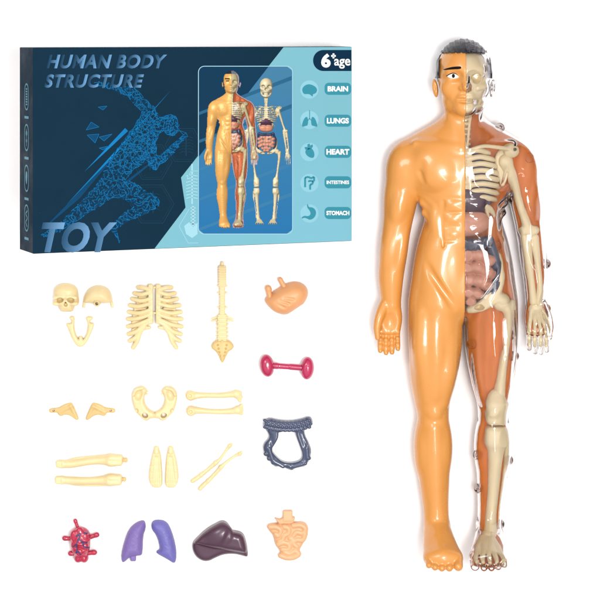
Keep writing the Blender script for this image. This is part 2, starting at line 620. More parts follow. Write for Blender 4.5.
fig = link('anatomy_figure', None, None, loc=FIG.loc)
fig.empty_display_size = 0.02
tag(fig, 'tall male toy figure, half solid orange and half clear over bones and organs', 'anatomy toy')


def left_tr(P):
    return np.stack([MID - P[:, 0], P[:, 1], P[:, 2]], 1)


def right_tr(P):
    return np.stack([MID + P[:, 0], P[:, 1], P[:, 2]], 1)


skin = full.copy().i(lambda x, y, z: 0.0 - x)
skin.build('body', M['skin'], FIG, fig, left_tr, flip=True)
shell = full.copy()
shell.F = (np.abs(shell.F + 1.25) - 1.0).astype(np.float32)
shell.i(lambda x, y, z: -0.4 - x)
o = shell.build('clear_shell', M['clear'], FIG, fig, right_tr)
o['label'] = 'clear glossy plastic half of the body'

back = full.copy()
bx, by, bz = back.grid()
back.F += (3.6 - 1.9 * np.clip((by - 296) / 14, 0, 1) * np.clip((bx - 52) / 5, 0, 1) - 1.6 * np.clip((by - 532) / 10, 0, 1)).astype(np.float32) + 0 * bz.astype(np.float32)
back.i(lambda x, y, z: np.maximum(np.maximum(-0.4 - x, z - 25 - 0.9 * np.sin(x * 0.36 + y * 0.045 + np.sin(y * .03)) - 1.0 * np.sin(y * 0.083 + x * .05) - 40 * np.clip((y - 534) / 22, 0, 1) - 0.5 * np.clip((y - 300) / 10, 0, 1) * np.clip((x - 54) / 4, 0, 1) * (y < 400)), 111 - y + 8 * (x < 8)))
back.s(ell((0, 185, 34), (30, 45, 20)), 4)
back.s(ell((6, 270, 34), (34, 40, 18)), 4)
back.u(cap((13, 322, 20), (19, 396, 22), 8, 5), 4)
back.u(cap((43, 318, 20), (38, 392, 22), 8, 5), 4)
back.i(lambda x, y, z: -0.4 - x)
back.F = np.maximum(back.F, full.F + 1.4)
o = back.build('back_muscle', M['muscle'], FIG, fig, right_tr)

# hair follows the head: the painted cap on one half, the clear moulded cap on the other
hv = body_into(Vol((-2, 34, -2), (36, 96, 76), 0.5))
hv.F = hv.F - 1.7


def hair_region(x, y, z):
    line = 52.6 + 0.35 * np.sin(x * 1.1) + 0.3 * np.sin(x * 2.3 + 1)
    front = np.maximum(y - line, -100 + 0 * z)
    side = np.maximum(np.maximum(25.4 - x, y - 78.0), x - 28.9)
    backr = np.maximum(np.maximum(z - 26, y - 92), np.where(y > 78, x - 26.4, -9))
    return np.minimum(np.minimum(front, side), backr)


def ripple(x, y, z):
    return (0.36 * np.sin(x * 1.35 + 1.6 * np.sin(y * .13 + z * .10 + x * .07)) + 0.24 * np.sin(x * 2.3 + y * .21 + 1.7 * np.sin(z * .13 + y * .1))
            + 0.14 * np.sin(y * .45 + x * .35 + z * .33))


hv.add(ripple)
hair = hv.copy().i(hair_region).i(lambda x, y, z: np.maximum(-x, -1.0 * 0 + (y - 93)))
hair.build('hair', M['hair'], FIG, fig, left_tr, flip=True)
ch = hv.copy().i(hair_region).i(lambda x, y, z: np.maximum(-0.4 - x, y - 93))
o = ch.build('hair', M['clear_hair'], FIG, fig, right_tr)
o['label'] = 'clear rippled moulded hair'

bh = body_into(Vol((-2, 34, -2), (36, 126, 76), 0.6))
bh.F = bh.F + 1.9
bh.i(lambda x, y, z: np.maximum(np.maximum(-.4 - x, z - np.where(y < 53.2, 62, 19)), np.maximum(y - 95 - .3 * x, np.where(y > 78, x - 26.4, -9) + 0 * z)))
o = bh.build('hair_backing', M['hair_dark'], FIG, fig, right_tr)

# painted eye and brow
ev = body_into(Vol((2, 62, 50), (24, 82, 70), 0.28))


def decal(name, poly, lift, mat, parent, zmin=50):
    v = ev.copy()
    v.F = v.F - lift
    pol = chaikin(poly, 2)
    v.i(lambda x, y, z: sd_poly(pol, x + 0 * z[:, :, :1], y + 0 * z[:, :, :1]) + 0 * z)
    v.i(lambda x, y, z: zmin - z)
    return v.build(name, mat, FIG, parent, left_tr, flip=True)


eye = decal('eye', [(6.6, 76.2), (9.5, 73.6), (12.5, 72.7), (15.5, 73.6), (19, 75.6), (15.5, 77.6), (12, 78), (9, 77.4)], 0.35, M['eye_white'], fig)
decal('pupil', [(10.7, 75.3), (11.0, 73.7), (12.3, 73.0), (13.6, 73.7), (13.9, 75.3), (13.5, 76.8), (12.3, 77.4), (11.1, 76.8)], 0.6, M['ink'], eye)
decal('eyelid_line', [(6.6, 75.6), (9.5, 72.8), (12.5, 71.9), (15.5, 72.7), (19.6, 75.4), (19.2, 75.9), (15.3, 73.5), (12.5, 72.6), (9.6, 73.5)], 0.6, M['ink'], eye)
decal('eyebrow', [(4.8, 66.6), (5.6, 65.6), (14, 66.2), (22, 68.8), (21.8, 69.6), (14, 68.8), (5.2, 68.4)], 0.5, M['ink'], fig)

# ---- skeleton of the clear half (own coordinates: X from the middle, y, z)
PARTS = []     # (volume, colour, mirrored part for the printed skeleton)


def inside(name, v, mat, rgb, clip=True, lab=None, parent=None, skel=True, off=4.0):
    if clip:
        v.i(lambda x, y, z: -0.4 - x)
    B = full.F
    for ax in range(3):
        q = np.clip((v.ax[ax] - full.lo[ax]) / full.h, 0, full.n[ax] - 1.001)
        i0 = q.astype(int); t = (q - i0).astype(np.float32)
        sh = [1, 1, 1]; sh[ax] = -1
        B = np.take(B, i0, ax) * (1 - t).reshape(sh) + np.take(B, i0 + 1, ax) * t.reshape(sh)
    v.F = np.maximum(v.F, B + (1.5 if name in ('hand_bones', 'foot_bones') else 2.9))
    o = v.build(name, mat, FIG, parent or fig, right_tr)
    if lab:
        o['label'] = lab
    PARTS.append((v, rgb, skel))
    return o


BC = (226, 208, 160)
# skull
v = Vol((-3, 44, 4), (30, 122, 72), 0.5)
v.u(ell((0, 71, 38), (22.5, 24, 25)), 1)
v.u(ell((0, 86, 44), (19, 18, 17)), 4)
v.u(cap((0, 69.5, 57.5), (16, 70.5, 53), 3.2, 3.0), 3)
v.u(chain([(19.5, 78, 48), (18.5, 85, 52), (11, 87, 57)], [2.8, 3.2, 3.0]), 1.5)
v.u(cap((0, 74, 58), (0, 80, 61), 2.2, 2.0), 2)
v.u(ell((0, 94, 54), (10, 6, 7)), 2)
v.u(chain([(18, 88, 38), (16.5, 100, 42), (10, 109, 52), (0, 111.5, 57)], [3.0, 3.6, 4.0, 4.2]), 1.2)
v.u(ell((0, 104.5, 55), (9, 4.5, 6)), 2)
v.s(ell((10.8, 77.5, 58), (6.4, 5.4, 9)), 1)
v.s(ell((1.2, 86.5, 60), (3.4, 4.6, 8)), 1)
v.s(cap((-2, 98.7, 63), (13, 97.6, 54), 1.0, 1.0), .6)
for tx in (1.6, 4.6, 7.4, 10):
    v.s(cap((tx, 94.5, 62.2 - tx * .3), (tx, 103, 62.2 - tx * .3), .45), .5)
v.s(ell((19.5, 95, 48), (3.8, 6.5, 9), 20), 1.2)
v.s(ell((24.5, 72, 50), (3.6, 8, 9)), 2)
v.s(box((-4, 48, 2), (40, 122, 22), 2), 2)
whole_skull = v.copy()
whole_skull.i(lambda x, y, z: -0.4 - x)
v.i(lambda x, y, z: 53.4 - y + 0 * x)
inside('skull', v, M['bone_in'], BC)
PARTS[-1] = (whole_skull, BC, True)
# neck bones
v = Vol((-1, 108, 14), (16, 152, 48), 0.6)
for i in range(7):
    v.u(ell((0, 113 + i * 5.2, 32), (7.2, 2.5, 7)), 1.5)
v.u(cap((0, 110, 30), (0, 150, 30), 5), 1)
v.u(cap((6, 116, 36), (2.6, 150, 40), 1.6, 1.4), 1)
inside('neck_vertebrae', v, M['bone_in'], BC)
# ribs
v = Vol((-2, 140, 14), (44, 222, 54), 0.6)
for i in range(8):
    yy = 150.5 + i * 6.6
    wmax = [25, 29, 31.5, 33, 33.5, 34, 33, 31][i]
    dz = 0.4 * i
    v.u(chain([(3, yy + 1.0, 46), (wmax * .5, yy - 1.2, 46), (wmax * .85, yy + .8, 41), (wmax, yy + 2.6, 32), (wmax * .9, yy + 2, 24)],
              [2.5, 2.6, 2.7, 2.6, 2.2], 0.8), 0.8)
v.u(box((-3, 147, 42), (6.5, 190, 48), 1.8), 2)
v.u(chain([(12, 203, 45), (24, 206, 42), (30, 215, 34)], [2.2, 2.4, 2]), 2)
v.u(chain([(10, 196, 46), (20, 205, 43), (24, 216, 38)], [2, 2.2, 1.8]), 2)
inside('rib_cage', v, M['bone_in'], BC)
# collar bone and shoulder blade
v = Vol((0, 138, 12), (56, 190, 50), 0.6)
v.u(chain([(3, 150, 46), (18, 145.5, 47), (34, 147, 42), (45, 149, 38)], [2.2, 1.9, 1.9, 2.2]), 1.5)
inside('collar_bone', v, M['bone_in'], BC)
v = Vol((24, 138, 8), (58, 194, 46), 0.6)
v.u(extr([(32, 152), (44, 143), (53, 145), (55, 152), (50, 157), (45, 160), (41, 186), (37, 186), (30, 166)], 26, 34, 3, 2), 1)
v.u(ell((47, 151, 36), (7.5, 6.5, 4.5)), 2)
v.s(cap((50, 149, 44), (50, 149, 30), 1.6), 0.8)
inside('shoulder_blade', v, M['bone_in'], BC)
# arm bones
v = Vol((32, 145, 14), (80, 246, 48), 0.6)
v.u(ell((41.5, 161, 33), (7, 7.5, 7)), 3)
v.u(chain([(43, 163, 33), (50.5, 184, 31), (57, 206, 30), (62.5, 222, 30), (65.5, 232, 30)], [6.2, 4.5, 3.7, 4.4, 5.6]), 3)
v.u(ell((59.5, 231, 30), (5, 4.5, 5)), 3)
v.u(ell((71, 230, 30), (4.6, 4.6, 5)), 3)
inside('humerus', v, M['bone_in'], BC)
v = Vol((54, 230, 12), (84, 310, 42), 0.6)
v.u(chain([(70.5, 238, 29), (74, 262, 28), (76.5, 285, 28), (76, 302, 27)], [5.0, 3.3, 3.0, 4.4]), 3)
inside('radius', v, M['bone_in'], BC)
v = Vol((54, 230, 12), (84, 310, 42), 0.6)
v.u(chain([(62, 238, 29), (65, 262, 28), (68.5, 285, 28), (70, 302, 27)], [5.4, 4.3, 3.4, 3.6]), 3)
inside('ulna', v, M['bone_in'], BC)
v = Vol((58, 298, 12), (90, 356, 42), 0.5)
v.u(ell((73, 309, 26), (7.5, 6, 4)), 2)
for fx in (66, 71.6, 77.4, 82.6):
    v.u(chain([(72 + (fx - 74) * .5, 311, 27.2), (fx, 330, 27.5), (fx, 346, 29)], [1.9, 1.7, 1.2]), 1)
    v.u(ell((fx, 331, 27), (1.9, 1.9, 1.9)), .8)
v.u(chain([(79, 310, 27), (85, 322, 30), (87, 332, 31.5)], [1.8, 1.5, 1.1]), 1)
inside('hand_bones', v, M['bone_in'], BC)
# hip
v = Vol((-2, 246, 10), (52, 326, 50), 0.6)
v.u(extr([(36, 250), (39, 262), (41, 278), (38, 290), (34, 302), (24, 308), (12, 312), (2, 312), (2, 305), (14, 300), (26, 290), (31, 272), (31, 256)], 24, 40, 4, 2), 1)
v.u(ell((38, 300, 32), (8, 8, 8)), 3)
v.s(ell((15, 306, 40), (5, 3, 8)), 1)
inside('pelvis', v, M['bone_in'], BC)
v = Vol((22, 288, 10), (58, 404, 48), 0.6)
v.u(ell((36, 303, 32), (6.5, 6.5, 6.5)), 3)
v.u(chain([(37, 303, 32), (45, 309, 32), (45, 325, 31), (41.5, 352, 30), (38, 378, 29), (35, 398, 29)], [5.5, 6.8, 5.2, 4.0, 4.6, 7]), 5)
v.u(ell((49, 306, 31), (5, 7, 5)), 3)
v.u(ell((45, 321, 33), (4, 10, 4)), 3)
inside('femur', v, M['bone_in'], BC)
v = Vol((16, 388, 8), (52, 428, 46), 0.6)
v.u(ell((33, 398, 30), (9, 10, 7)), 4)
v.u(box((22.5, 398, 20), (44, 424.5, 39), 6), 5)
v.u(ell((33, 413, 37), (8, 8, 4)), 3)
inside('knee_joint', v, M['bone_in'], BC)
v = Vol((16, 424, 8), (54, 540, 46), 0.6)
v.u(box((22, 426, 19), (44, 446, 38), 5), 5)
v.u(chain([(33, 440, 28), (32, 460, 27), (30, 490, 26), (28, 515, 25), (27.5, 532, 24)], [9.5, 7.2, 5.6, 5.4, 7]), 6)
inside('tibia', v, M['bone_in'], BC)
v = Vol((30, 430, 8), (54, 540, 42), 0.6)
v.u(chain([(44, 440, 25), (42.5, 470, 24), (38, 500, 23), (35.5, 528, 22)], [3.4, 2.4, 2.3, 3.2]), 3)
inside('fibula', v, M['bone_in'], BC)
v = Vol((0, 526, 8), (44, 562, 80), 0.6)
v.u(ell((26, 536, 26), (8, 6, 8)), 2)
for i in range(5):
    tx = 10 + i * 6.5
    v.u(chain([(23 + (tx - 23) * .4, 538, 32), (tx, 549, 60), (tx, 552, 70)], [3.6, 2.4, 1.8]), 1)
inside('foot_bones', v, M['bone_in'], BC)
# organs
v = Vol((-2, 150, 18), (34, 214, 48), 0.7)
v.u(extr([(3, 152), (14, 150), (22, 162), (27, 185), (28, 205), (18, 208), (8, 196), (4, 180)], 26, 40, 6, 2), 1)
inside('lung', v, M['lung_in'], (104, 96, 170), skel=False)
v = Vol((-2, 182, 20), (34, 222, 58), 0.6)
v.u(ell((4, 198, 39), (21, 15, 12.5), 12), 2)
inside('liver', v, M['liver'], (88, 60, 78))
v = Vol((-2, 205, 20), (34, 242, 58), 0.6)
v.u(ell((6, 222, 42), (19, 13, 10), -8), 2)
inside('stomach', v, M['gut_in'], (220, 150, 120))
v = Vol((-2, 228, 20), (40, 300, 58), 0.6)
v.u(chain([(-4, 243, 45), (12, 243, 45), (24, 239, 43)], [5.6, 5.6, 5.2]), 1)
for i in range(6):
    v.u(ell((1 + i * 4.8, 243 - (i > 3) * (i - 3) * 2, 46), (2.6, 6.2, 6)), 1.2)
v.u(chain([(25, 241, 42), (32, 262, 40), (31, 282, 38), (24, 296, 36)], [4.8, 4.2, 4.0, 3.2]), 1)
inside('colon', v, M['colon'], (66, 72, 96))
v = Vol((-2, 244, 20), (38, 306, 60), 0.6)
for cx_, cy_, rr in ((4, 254, 7.5), (15, 253, 7.5), (24, 259, 6.5), (3, 266, 7), (13, 266, 7), (23, 271, 7), (5, 278, 7), (15, 279, 7),
                    (22, 283, 6), (4, 290, 6.5), (12, 291, 6), (6, 299, 5)):
    v.u(ell((cx_, cy_, 43), (rr * 1.12, rr * .92, 8.5), (cx_ * 37 + cy_ * 11) % 60 - 30), 1.4)
inside('intestine', v, M['gut_in'], (222, 156, 130))

# snap pins round the rim of the clear half
pin_me = None
for px, py, pz in ((529.5, 158, 22), (497, 245.5, 24), (546, 264, 22), (546, 309, 22), (471.5, 344, 24), (514, 356, 24),
                   (512.5, 335, 22), (478, 455, 22), (508.5, 460.5, 22), (500, 128, 20), (479, 489, 20), (500, 525, 20)):
    if pin_me is None:
        v = Vol((-7, -7, -10), (7, 7, 10), 0.5)
        v.u(cap((0, 0, -6), (0, 0, 5), 3.6), 1)
        v.u(ell((0, 0, 4.5), (5, 5, 3)), 1)
        v.s(ell((0, 0, 9), (2.6, 2.6, 3)), .6)
        P, Q = v.surface()
        pin_me = mesh_np('snap_pin', P * S * np.array([1, -1, 1]), Q[:, ::-1])
        pin_me.materials.append(M['pin'])
    o = bpy.data.objects.new('snap_pin', pin_me)
    COL.objects.link(o)
    o.parent = fig
    o.location = tuple(FIG.local(np.array([[px, py, pz]]))[0])


# ================================================================= LOOSE PIECES
def Z(o, s):
    """zoomed crop coordinates -> photo pixels"""
    return lambda *pts: [(o[0] + u * s, o[1] + v_ * s) for u, v_ in pts]


def piece(name, mat, x0, y0, x1, y1, z1, fn, label, cat, group=None, h=0.45, zref=None, rest=0.4):
    v = Vol((x0 - 3, y0 - 3, -1.5), (x1 + 3, y1 + 3, z1 + 3), h)
    fn(v)
    v.rest(rest)
    fr = Frame((x0 + x1) / 2, (y0 + y1) / 2, z1 * .5 if zref is None else zref)
    o = v.build(name, mat, fr)
    if label:
        tag(o, label, cat, group)
    return o, fr


def sub(name, mat, fr, parent, lo, hi, h, fn, rest=True):
    v = Vol(lo, hi, h)
    fn(v)
    if rest:
        v.rest(0.4)
    return v.build(name, mat, fr, parent)


# skull face
z = Z((45, 275), .13333)


def f(v):
    v.u(extr(z((155, 68), (105, 76), (75, 105), (66, 150), (58, 205), (62, 222), (98, 232), (108, 262), (115, 277), (160, 279), (205, 277),
               (212, 262), (220, 234), (247, 224), (252, 205), (246, 150), (240, 108), (212, 78)), -12, 15, 9, 2), 1)
    v.u(ell((65.8, 291.5, 9), (11.3, 7.2, 8)), 4)
    v.u(cap((55.5, 297.2, 15), (63.5, 296.4, 16.2), 1.7), 2.5)
    v.u(cap((68, 296.4, 16.2), (76, 297.2, 15), 1.7), 2.5)
    v.u(ell((57, 303.2, 13.5), (4.2, 2.2, 3)), 2)
    v.u(ell((74.8, 303.2, 13.5), (4.2, 2.2, 3)), 2)
    v.s(ell((60.6, 299.4, 15), (3.4, 2.7, 8.5), -8), 1)
    v.s(ell((71.3, 299.4, 15), (3.5, 2.7, 8.5), 8), 1)
    v.s(cap((66, 302.2, 22), (66, 302.2, 8), .9), .8)
    v.s(ell((66.2, 304.3, 16), (2.0, 1.9, 6)), .8)
    for i in range(7):
        x = 61.2 + i * 1.6
        v.s(cap((x, 308.2, 16.4), (x, 312.4, 15), .28), .5)
    v.s(cap((59.5, 308.0, 17), (72.5, 308.0, 17), .35), .8)


piece('facial_skull', M['bone'], 52, 283, 79, 313, 18, f, 'cream toy skull face with two eye sockets', 'toy bone', 'cream plastic bones of the kit', h=0.36)


def f(v):
    v.u(extr(z((284, 222), (290, 165), (318, 112), (360, 86), (400, 80), (445, 88), (482, 115), (500, 160), (505, 222)), -12, 14, 11, 2), 1)
    v.s(box((82, 303.6, -3), (115, 309, 20), .5), 1)
    v.u(extr(z((283, 205), (281, 250), (298, 250), (300, 205)), -3, 5, 1, 0), .8)
    v.u(extr(z((490, 205), (494, 250), (512, 250), (506, 205)), -3, 5, 1, 0), .8)
    v.s(cap((85.5, 304.4, 9), (92, 304.4, 9), 1.3), .6)
    v.s(cap((101, 304.4, 9), (109, 304.4, 9), 1.3), .6)
    v.u(cap((97.4, 302.8, 4), (97.4, 302.8, 12), 3.3), .6)
    v.s(cap((97.4, 302.8, 2), (97.4, 302.8, 20), 1.7), .6)


piece('cranium', M['bone'], 82, 285, 114, 309, 14, f, 'cream rounded back of a skull with a ringed hole at its lower edge', 'toy bone', 'cream plastic bones of the kit', h=0.36)


def f(v):
    v.u(extr(z((185, 310), (217, 308), (223, 330), (219, 360), (223, 420), (240, 462), (254, 488), (255, 458), (282, 458), (284, 488), (300, 468),
               (318, 428), (325, 352), (311, 342), (310, 310), (352, 310), (360, 322), (354, 335), (337, 345), (336, 358), (370, 360), (367, 385),
               (345, 442), (315, 502), (290, 532), (265, 539), (240, 532), (205, 482), (180, 412), (160, 376), (163, 360), (200, 362), (205, 342), (188, 334)),
             -6, 7, 2.2, 1), .8)


piece('lower_jaw', M['bone'], 66, 316, 94.5, 347, 7, f, 'cream U-shaped lower jaw bone below the skull pieces', 'toy bone', 'cream plastic bones of the kit', h=0.36)

# rib cage
ribs = [
    [(172, 97), (210, 96), (262, 108)], [(145, 141), (200, 146), (262, 128)], [(128, 183), (195, 193), (262, 178)],
    [(110, 231), (180, 235), (262, 214)], [(102, 281), (180, 286), (262, 262)], [(95, 334), (170, 326), (262, 296)],
    [(95, 390), (170, 372), (262, 332)], [(100, 447), (160, 424), (215, 378), (262, 352)],
    [(108, 498), (150, 474), (190, 424), (222, 384)], [(135, 548), (165, 500), (186, 440), (218, 390)]]


def f(v):
    for mir in (False, True):
        for i, r in enumerate(ribs):
            pts = []
            n = len(r)
            for j, (a, b) in enumerate(r):
                u = a if not mir else 593 - a
                t = j / (n - 1)
                zz = 3.0 + 4.6 * math.sin(t * math.pi * .5) ** .8
                if i >= 8:
                    zz = 3 + 4 * t
                pts.append((115 + u * .13333, 275 + b * .13333, zz))
            v.u(chain(pts, [2.25, 2.3, 2.0, 1.8][:n], .9), .8)
            # back arc of the rib seen through the gaps
            if 1 <= i <= 6:
                a0 = (115 + (r[0][0] + 40 if not mir else 593 - r[0][0] - 40) * .13333, 275 + (r[0][1] + 26) * .13333, 3.2)
                a1 = (115 + (225 if not mir else 593 - 225) * .13333, 275 + (r[-1][1] + 42) * .13333, 4)
                v.u(cap(a0, a1, 1.7, 1.5), .5)
        x0, x1 = (251, 286) if not mir else (593 - 286, 593 - 251)
        v.u(box((115 + x0 * .13333, 284.2, 4), (115 + x1 * .13333, 324, 9), 1), 1)
        e0 = (205, 402) if not mir else (593 - 205, 402)
        e1 = (258, 394) if not mir else (593 - 258, 394)
        v.u(cap((115 + e0[0] * .13333, 275 + e0[1] * .13333, 5), (115 + e1[0] * .13333, 275 + e1[1] * .13333, 7), 2.1, 1.7), .8)
    for yy in (287.5, 313):
        v.u(box((150, yy - 1, 4.5), (159, yy + 1, 7.5), .6), .6)


piece('rib_cage', M['bone'], 125, 283, 183, 350, 11, f, 'cream rib cage of two rows of curved ribs on a split breastbone', 'toy bone', 'cream plastic bones of the kit', h=0.4, zref=7)


# spine
def f(v):
    x = 222.3
    v.u(cap((x, 263, 4), (x, 267, 4), 1.7), .5)
    v.u(box((x - 3.6, 265.5, -2), (x + 3.6, 287, 8), 1.2), 1)
    for i in range(8):
        v.u(box((x - 4.0, 267.2 + i * 2.45, -2), (x + 4.0, 268.4 + i * 2.45, 8.6), .5), .4)
    v.u(box((x - 2.7, 286, -2), (x + 2.7, 316, 7.5), 1.4), 1)
    for i in range(9):
        v.u(box((x - 3.0, 289 + i * 2.9, -2), (x + 3.0, 290 + i * 2.9, 8.0), .5), .4)
    for yy in (285.9, 292.8, 307.2):
        v.u(cap((x - 4.6, yy, 4), (x + 4.6, yy, 4), .9), .6)
    v.u(box((x - 4.6, 314, -2), (x + 4.6, 341, 8.5), 1.6), 1)
    for i in range(6):
        v.u(box((x - 5.0, 316.4 + i * 4.1, -2), (x + 5.0, 318 + i * 4.1, 9.2), .6), .5)
        w = 5.8
        v.u(cap((x - w, 320 + i * 4.0, 4.5), (x + w, 320 + i * 4.0, 4.5), .8), .5)
    for s_ in (-1, 1):
        v.u(cap((x + s_ * 4, 316.5, 5), (x + s_ * 10.6, 318.8, 4), 1.0, .8), .6)
        v.u(cap((x + s_ * 4, 319.5, 5), (x + s_ * 11.0, 321.2, 4), 1.0, .8), .6)


spine, fr = piece('spine', M['bone'], 211, 261, 234, 342, 9, f, 'long cream backbone with ridged vertebrae and a pointed tail bone', 'toy bone', 'cream plastic bones of the kit', h=0.36)


def f(v):
    zz = Z((190, 255), .1918)
    v.u(extr(zz((130, 442), (205, 442), (232, 476), (216, 494), (200, 502), (174, 560), (164, 560), (148, 520), (136, 502), (106, 480)), -4, 9, 3, 1), 1)
    for i in range(4):
        for s_ in (-1, 1):
            v.s(cap((222.3 + s_ * (4.4 - i * .7), 344.5 + i * 3.6, 11), (222.3 + s_ * (4.4 - i * .7), 344.5 + i * 3.6, 8.2), .9), .8)
    v.u(cap((222.3, 341, 8), (222.3, 357, 6), 1.6, .8), 1)
    v.s(cap((213, 348, 11), (219, 346, 11), 1.2), 1.5)
    v.s(cap((231, 348, 11), (226, 346, 11), 1.2), 1.5)


sub('sacrum', M['bone_flat'], fr, spine, (207, 337, -2), (238, 366, 14), .36, f)

# shoulder blades
za = Z((45, 390), .13333)
SC = [(30, 150), (40, 138), (105, 132), (135, 112), (185, 94), (206, 97), (254, 212), (247, 226), (230, 222), (190, 191), (150, 183), (120, 197), (100, 187), (95, 167), (45, 172), (32, 164)]
for mir in (False, True):
    def f(v):
        mm = (lambda p: (558 - p[0], p[1])) if mir else (lambda p: p)
        v.u(extr(za(*[mm(p) for p in SC]), -3, 4.5, 1.6, 1), .8)
        a, b = za(mm((110, 165)), mm((195, 118)))
        v.u(cap((*a, 3.6), (*b, 4.2), 1.0, 1.4), 1.6)
        a, b = za(mm((196, 120)), mm((238, 205)))
        v.u(cap((*a, 4), (*b, 3.6), 1.4, .8), 1.6)
        a = za(mm((65, 152)))[0]
        v.s(cap((*a, -3), (*a, 9), 1.15), .4)
    x0 = 48.5 if not mir else 85.2
    piece('shoulder_blade', M['bone_flat'], x0, 402, x0 + 31, 420, 5, f,
          ('golden cream shoulder blade whose holed tab points left' if not mir else 'golden cream shoulder blade whose holed tab points right'),
          'toy bone', 'cream plastic bones of the kit', h=0.36)

# hip bone
zb = Z((125, 375), .20833)
HP = [(33, 105), (36, 80), (55, 58), (82, 52), (100, 62), (108, 78), (94, 96), (92, 118), (98, 145), (114, 165), (143, 179), (143, 207), (120, 207), (110, 219), (90, 216), (68, 191), (48, 175), (45, 158), (36, 130)]


def f(v):
    for mir in (False, True):
        mm = (lambda p: (284 - p[0], p[1])) if mir else (lambda p: p)
        v.u(extr(zb(*[mm(p) for p in HP]), -5, 9.5, 3.2, 1), .6)
        v.s(ell((*zb(mm((66, 92)))[0], 12.5), (4.6, 6.4, 6.5), 14 if not mir else -14), 2)
        a, b = zb(mm((42, 92)), mm((86, 60)))
        v.u(chain([(*a, 9.5), (*zb(mm((56, 67)))[0], 10.5), (*b, 9.5)], [1.3, 1.4, 1.1]), 1.2)
        a = zb(mm((97, 192)))[0]
        v.s(ell((*a, 7), (3.1, 2.5, 9), 20 if not mir else -20), 1)
        a = zb(mm((56, 170)))[0]
        v.s(ell((*a, 9), (2.0, 2.4, 3)), 1)
        for yy in (76, 90):
            a, b = zb(mm((92, yy)), mm((108, yy + 2)))
            v.u(cap((*a, 5), (*b, 5), .9), .6)
    a, b = zb((142, 176), (142, 209))
    v.s(cap((*a, 9.5), (*b, 9.5), .5), .5)


piece('hip_bone', M['bone'], 131, 385, 178, 421, 10, f, 'cream basin-shaped hip bone with two round openings', 'toy bone', 'cream plastic bones of the kit', h=0.4)

# upper arm bones
for q in (0, 1):
    def f(v):
        if q == 0:
            pts = zb((318, 100), (345, 98), (390, 97), (450, 98), (505, 94), (535, 90))
            ring, p1, p2, p3 = zb((313, 97), (555, 84), (556, 106), (552, 124))
        else:
            pts = zb((320, 170), (350, 170), (400, 174), (455, 176), (510, 174), (540, 168))
            ring, p1, p2, p3 = zb((316, 174), (560, 146), (560, 166), (560, 186))
        v.u(chain([(*p, 4.6) for p in pts], [4.6, 3.4, 2.6, 2.6, 3.0, 3.8]), 3)
        v.u(ell((*ring, 4.8), (4.4, 4.8, 4.6)), 2)
        v.s(ell((*ring, 9.6), (2.0, 2.0, 2.4)), .7)
        e = pts[-1]
        v.u(cap((*e, 4.6), (*p1, 4.4), 2.8, 1.7), 2)
        v.u(cap((*e, 4.6), (*p3, 4.4), 2.8, 1.6), 2)
        v.u(cap((*e, 4.4), (*p2, 4.2), 3.0, 2.0), 2)
        v.s(cap((pts[0][0] + 5, ring[1], 9), (pts[0][0] + 16, ring[1] + .3, 8.4), .8, .3), 1.2)
    y0 = 390 if q == 0 else 404
    piece('upper_arm_bone', M['bone'], 186, y0, 243, y0 + 15, 9, f,
          ('cream upper arm bone with a forked end, the one nearer the box' if q == 0 else 'cream upper arm bone with a forked end, the one nearer the foot bones'),
          'toy bone', 'cream plastic bones of the kit', h=0.36)

# shin bones
zc = Z((45, 440), .15)
for q in (0, 1):
    if q == 0:
        sh = zc((120, 160), (180, 160), (260, 148), (340, 138), (400, 135), (440, 135)); fb = zc((150, 146), (210, 127), (300, 117), (390, 109), (430, 112))
        blk = ((75, 136), (128, 184)); bl2 = ((418, 98), (520, 170)); pg = ((512, 122), (549, 146))
    else:
        sh = zc((120, 268), (180, 270), (260, 272), (340, 270), (400, 266), (440, 264)); fb = zc((150, 285), (210, 298), (300, 302), (390, 300), (430, 292))
        blk = ((69, 242), (128, 292)); bl2 = ((412, 230), (514, 300)); pg = ((506, 252), (540, 273))

    def f(v):
        v.u(chain([(*p, 4.8) for p in sh], [3.9, 3.9, 3.6, 3.8, 4.8, 5.4]), 3)
        v.u(chain([(*p, 3.2) for p in fb], [2.0, 1.6, 1.5, 1.6, 2.4]), 1.2)
        a, b = zc(*blk)
        v.u(box((a[0], a[1], -2), (b[0], b[1], 8.6), 1.8), 2)
        v.s(cap((a[0] + 5.5, a[1] - 1, 9), (a[0] + 5.5, b[1] + 1, 9), .5), .6)
        a, b = zc(*bl2)
        v.u(box((a[0], a[1], -2), (b[0], b[1], 10.4), 3.0), 4)
        v.s(cap((a[0] + 3, (a[1] + b[1]) / 2, 11.5), (b[0] - 4, (a[1] + b[1]) / 2, 11.7), .9), 2)
    y0 = 453 if q == 0 else 473
    o, fr = piece('shin_bone', M['bone'], 55, y0, 126, y0 + 16, 10, f,
                  ('thick cream shin bone with a square peg, the one nearer the shoulder blades' if q == 0 else 'thick cream shin bone with a square peg, the one nearer the heart'),
                  'toy bone', 'cream plastic bones of the kit', h=0.36)

    def f(v):
        a, b = zc(*pg)
        v.u(box((a[0], a[1], 2.4), (b[0], b[1], 6.6), .9), .5)
        v.u(box((b[0] - 2.6, a[1] - .35, 2.0), (b[0], b[1] + .35, 7.0), .9), .5)
    a, b = zc(*pg)
    sub('peg', M['bone_flat'], fr, o, (a[0] - 2, a[1] - 3, -1), (b[0] + 3, b[1] + 3, 10), .36, f)

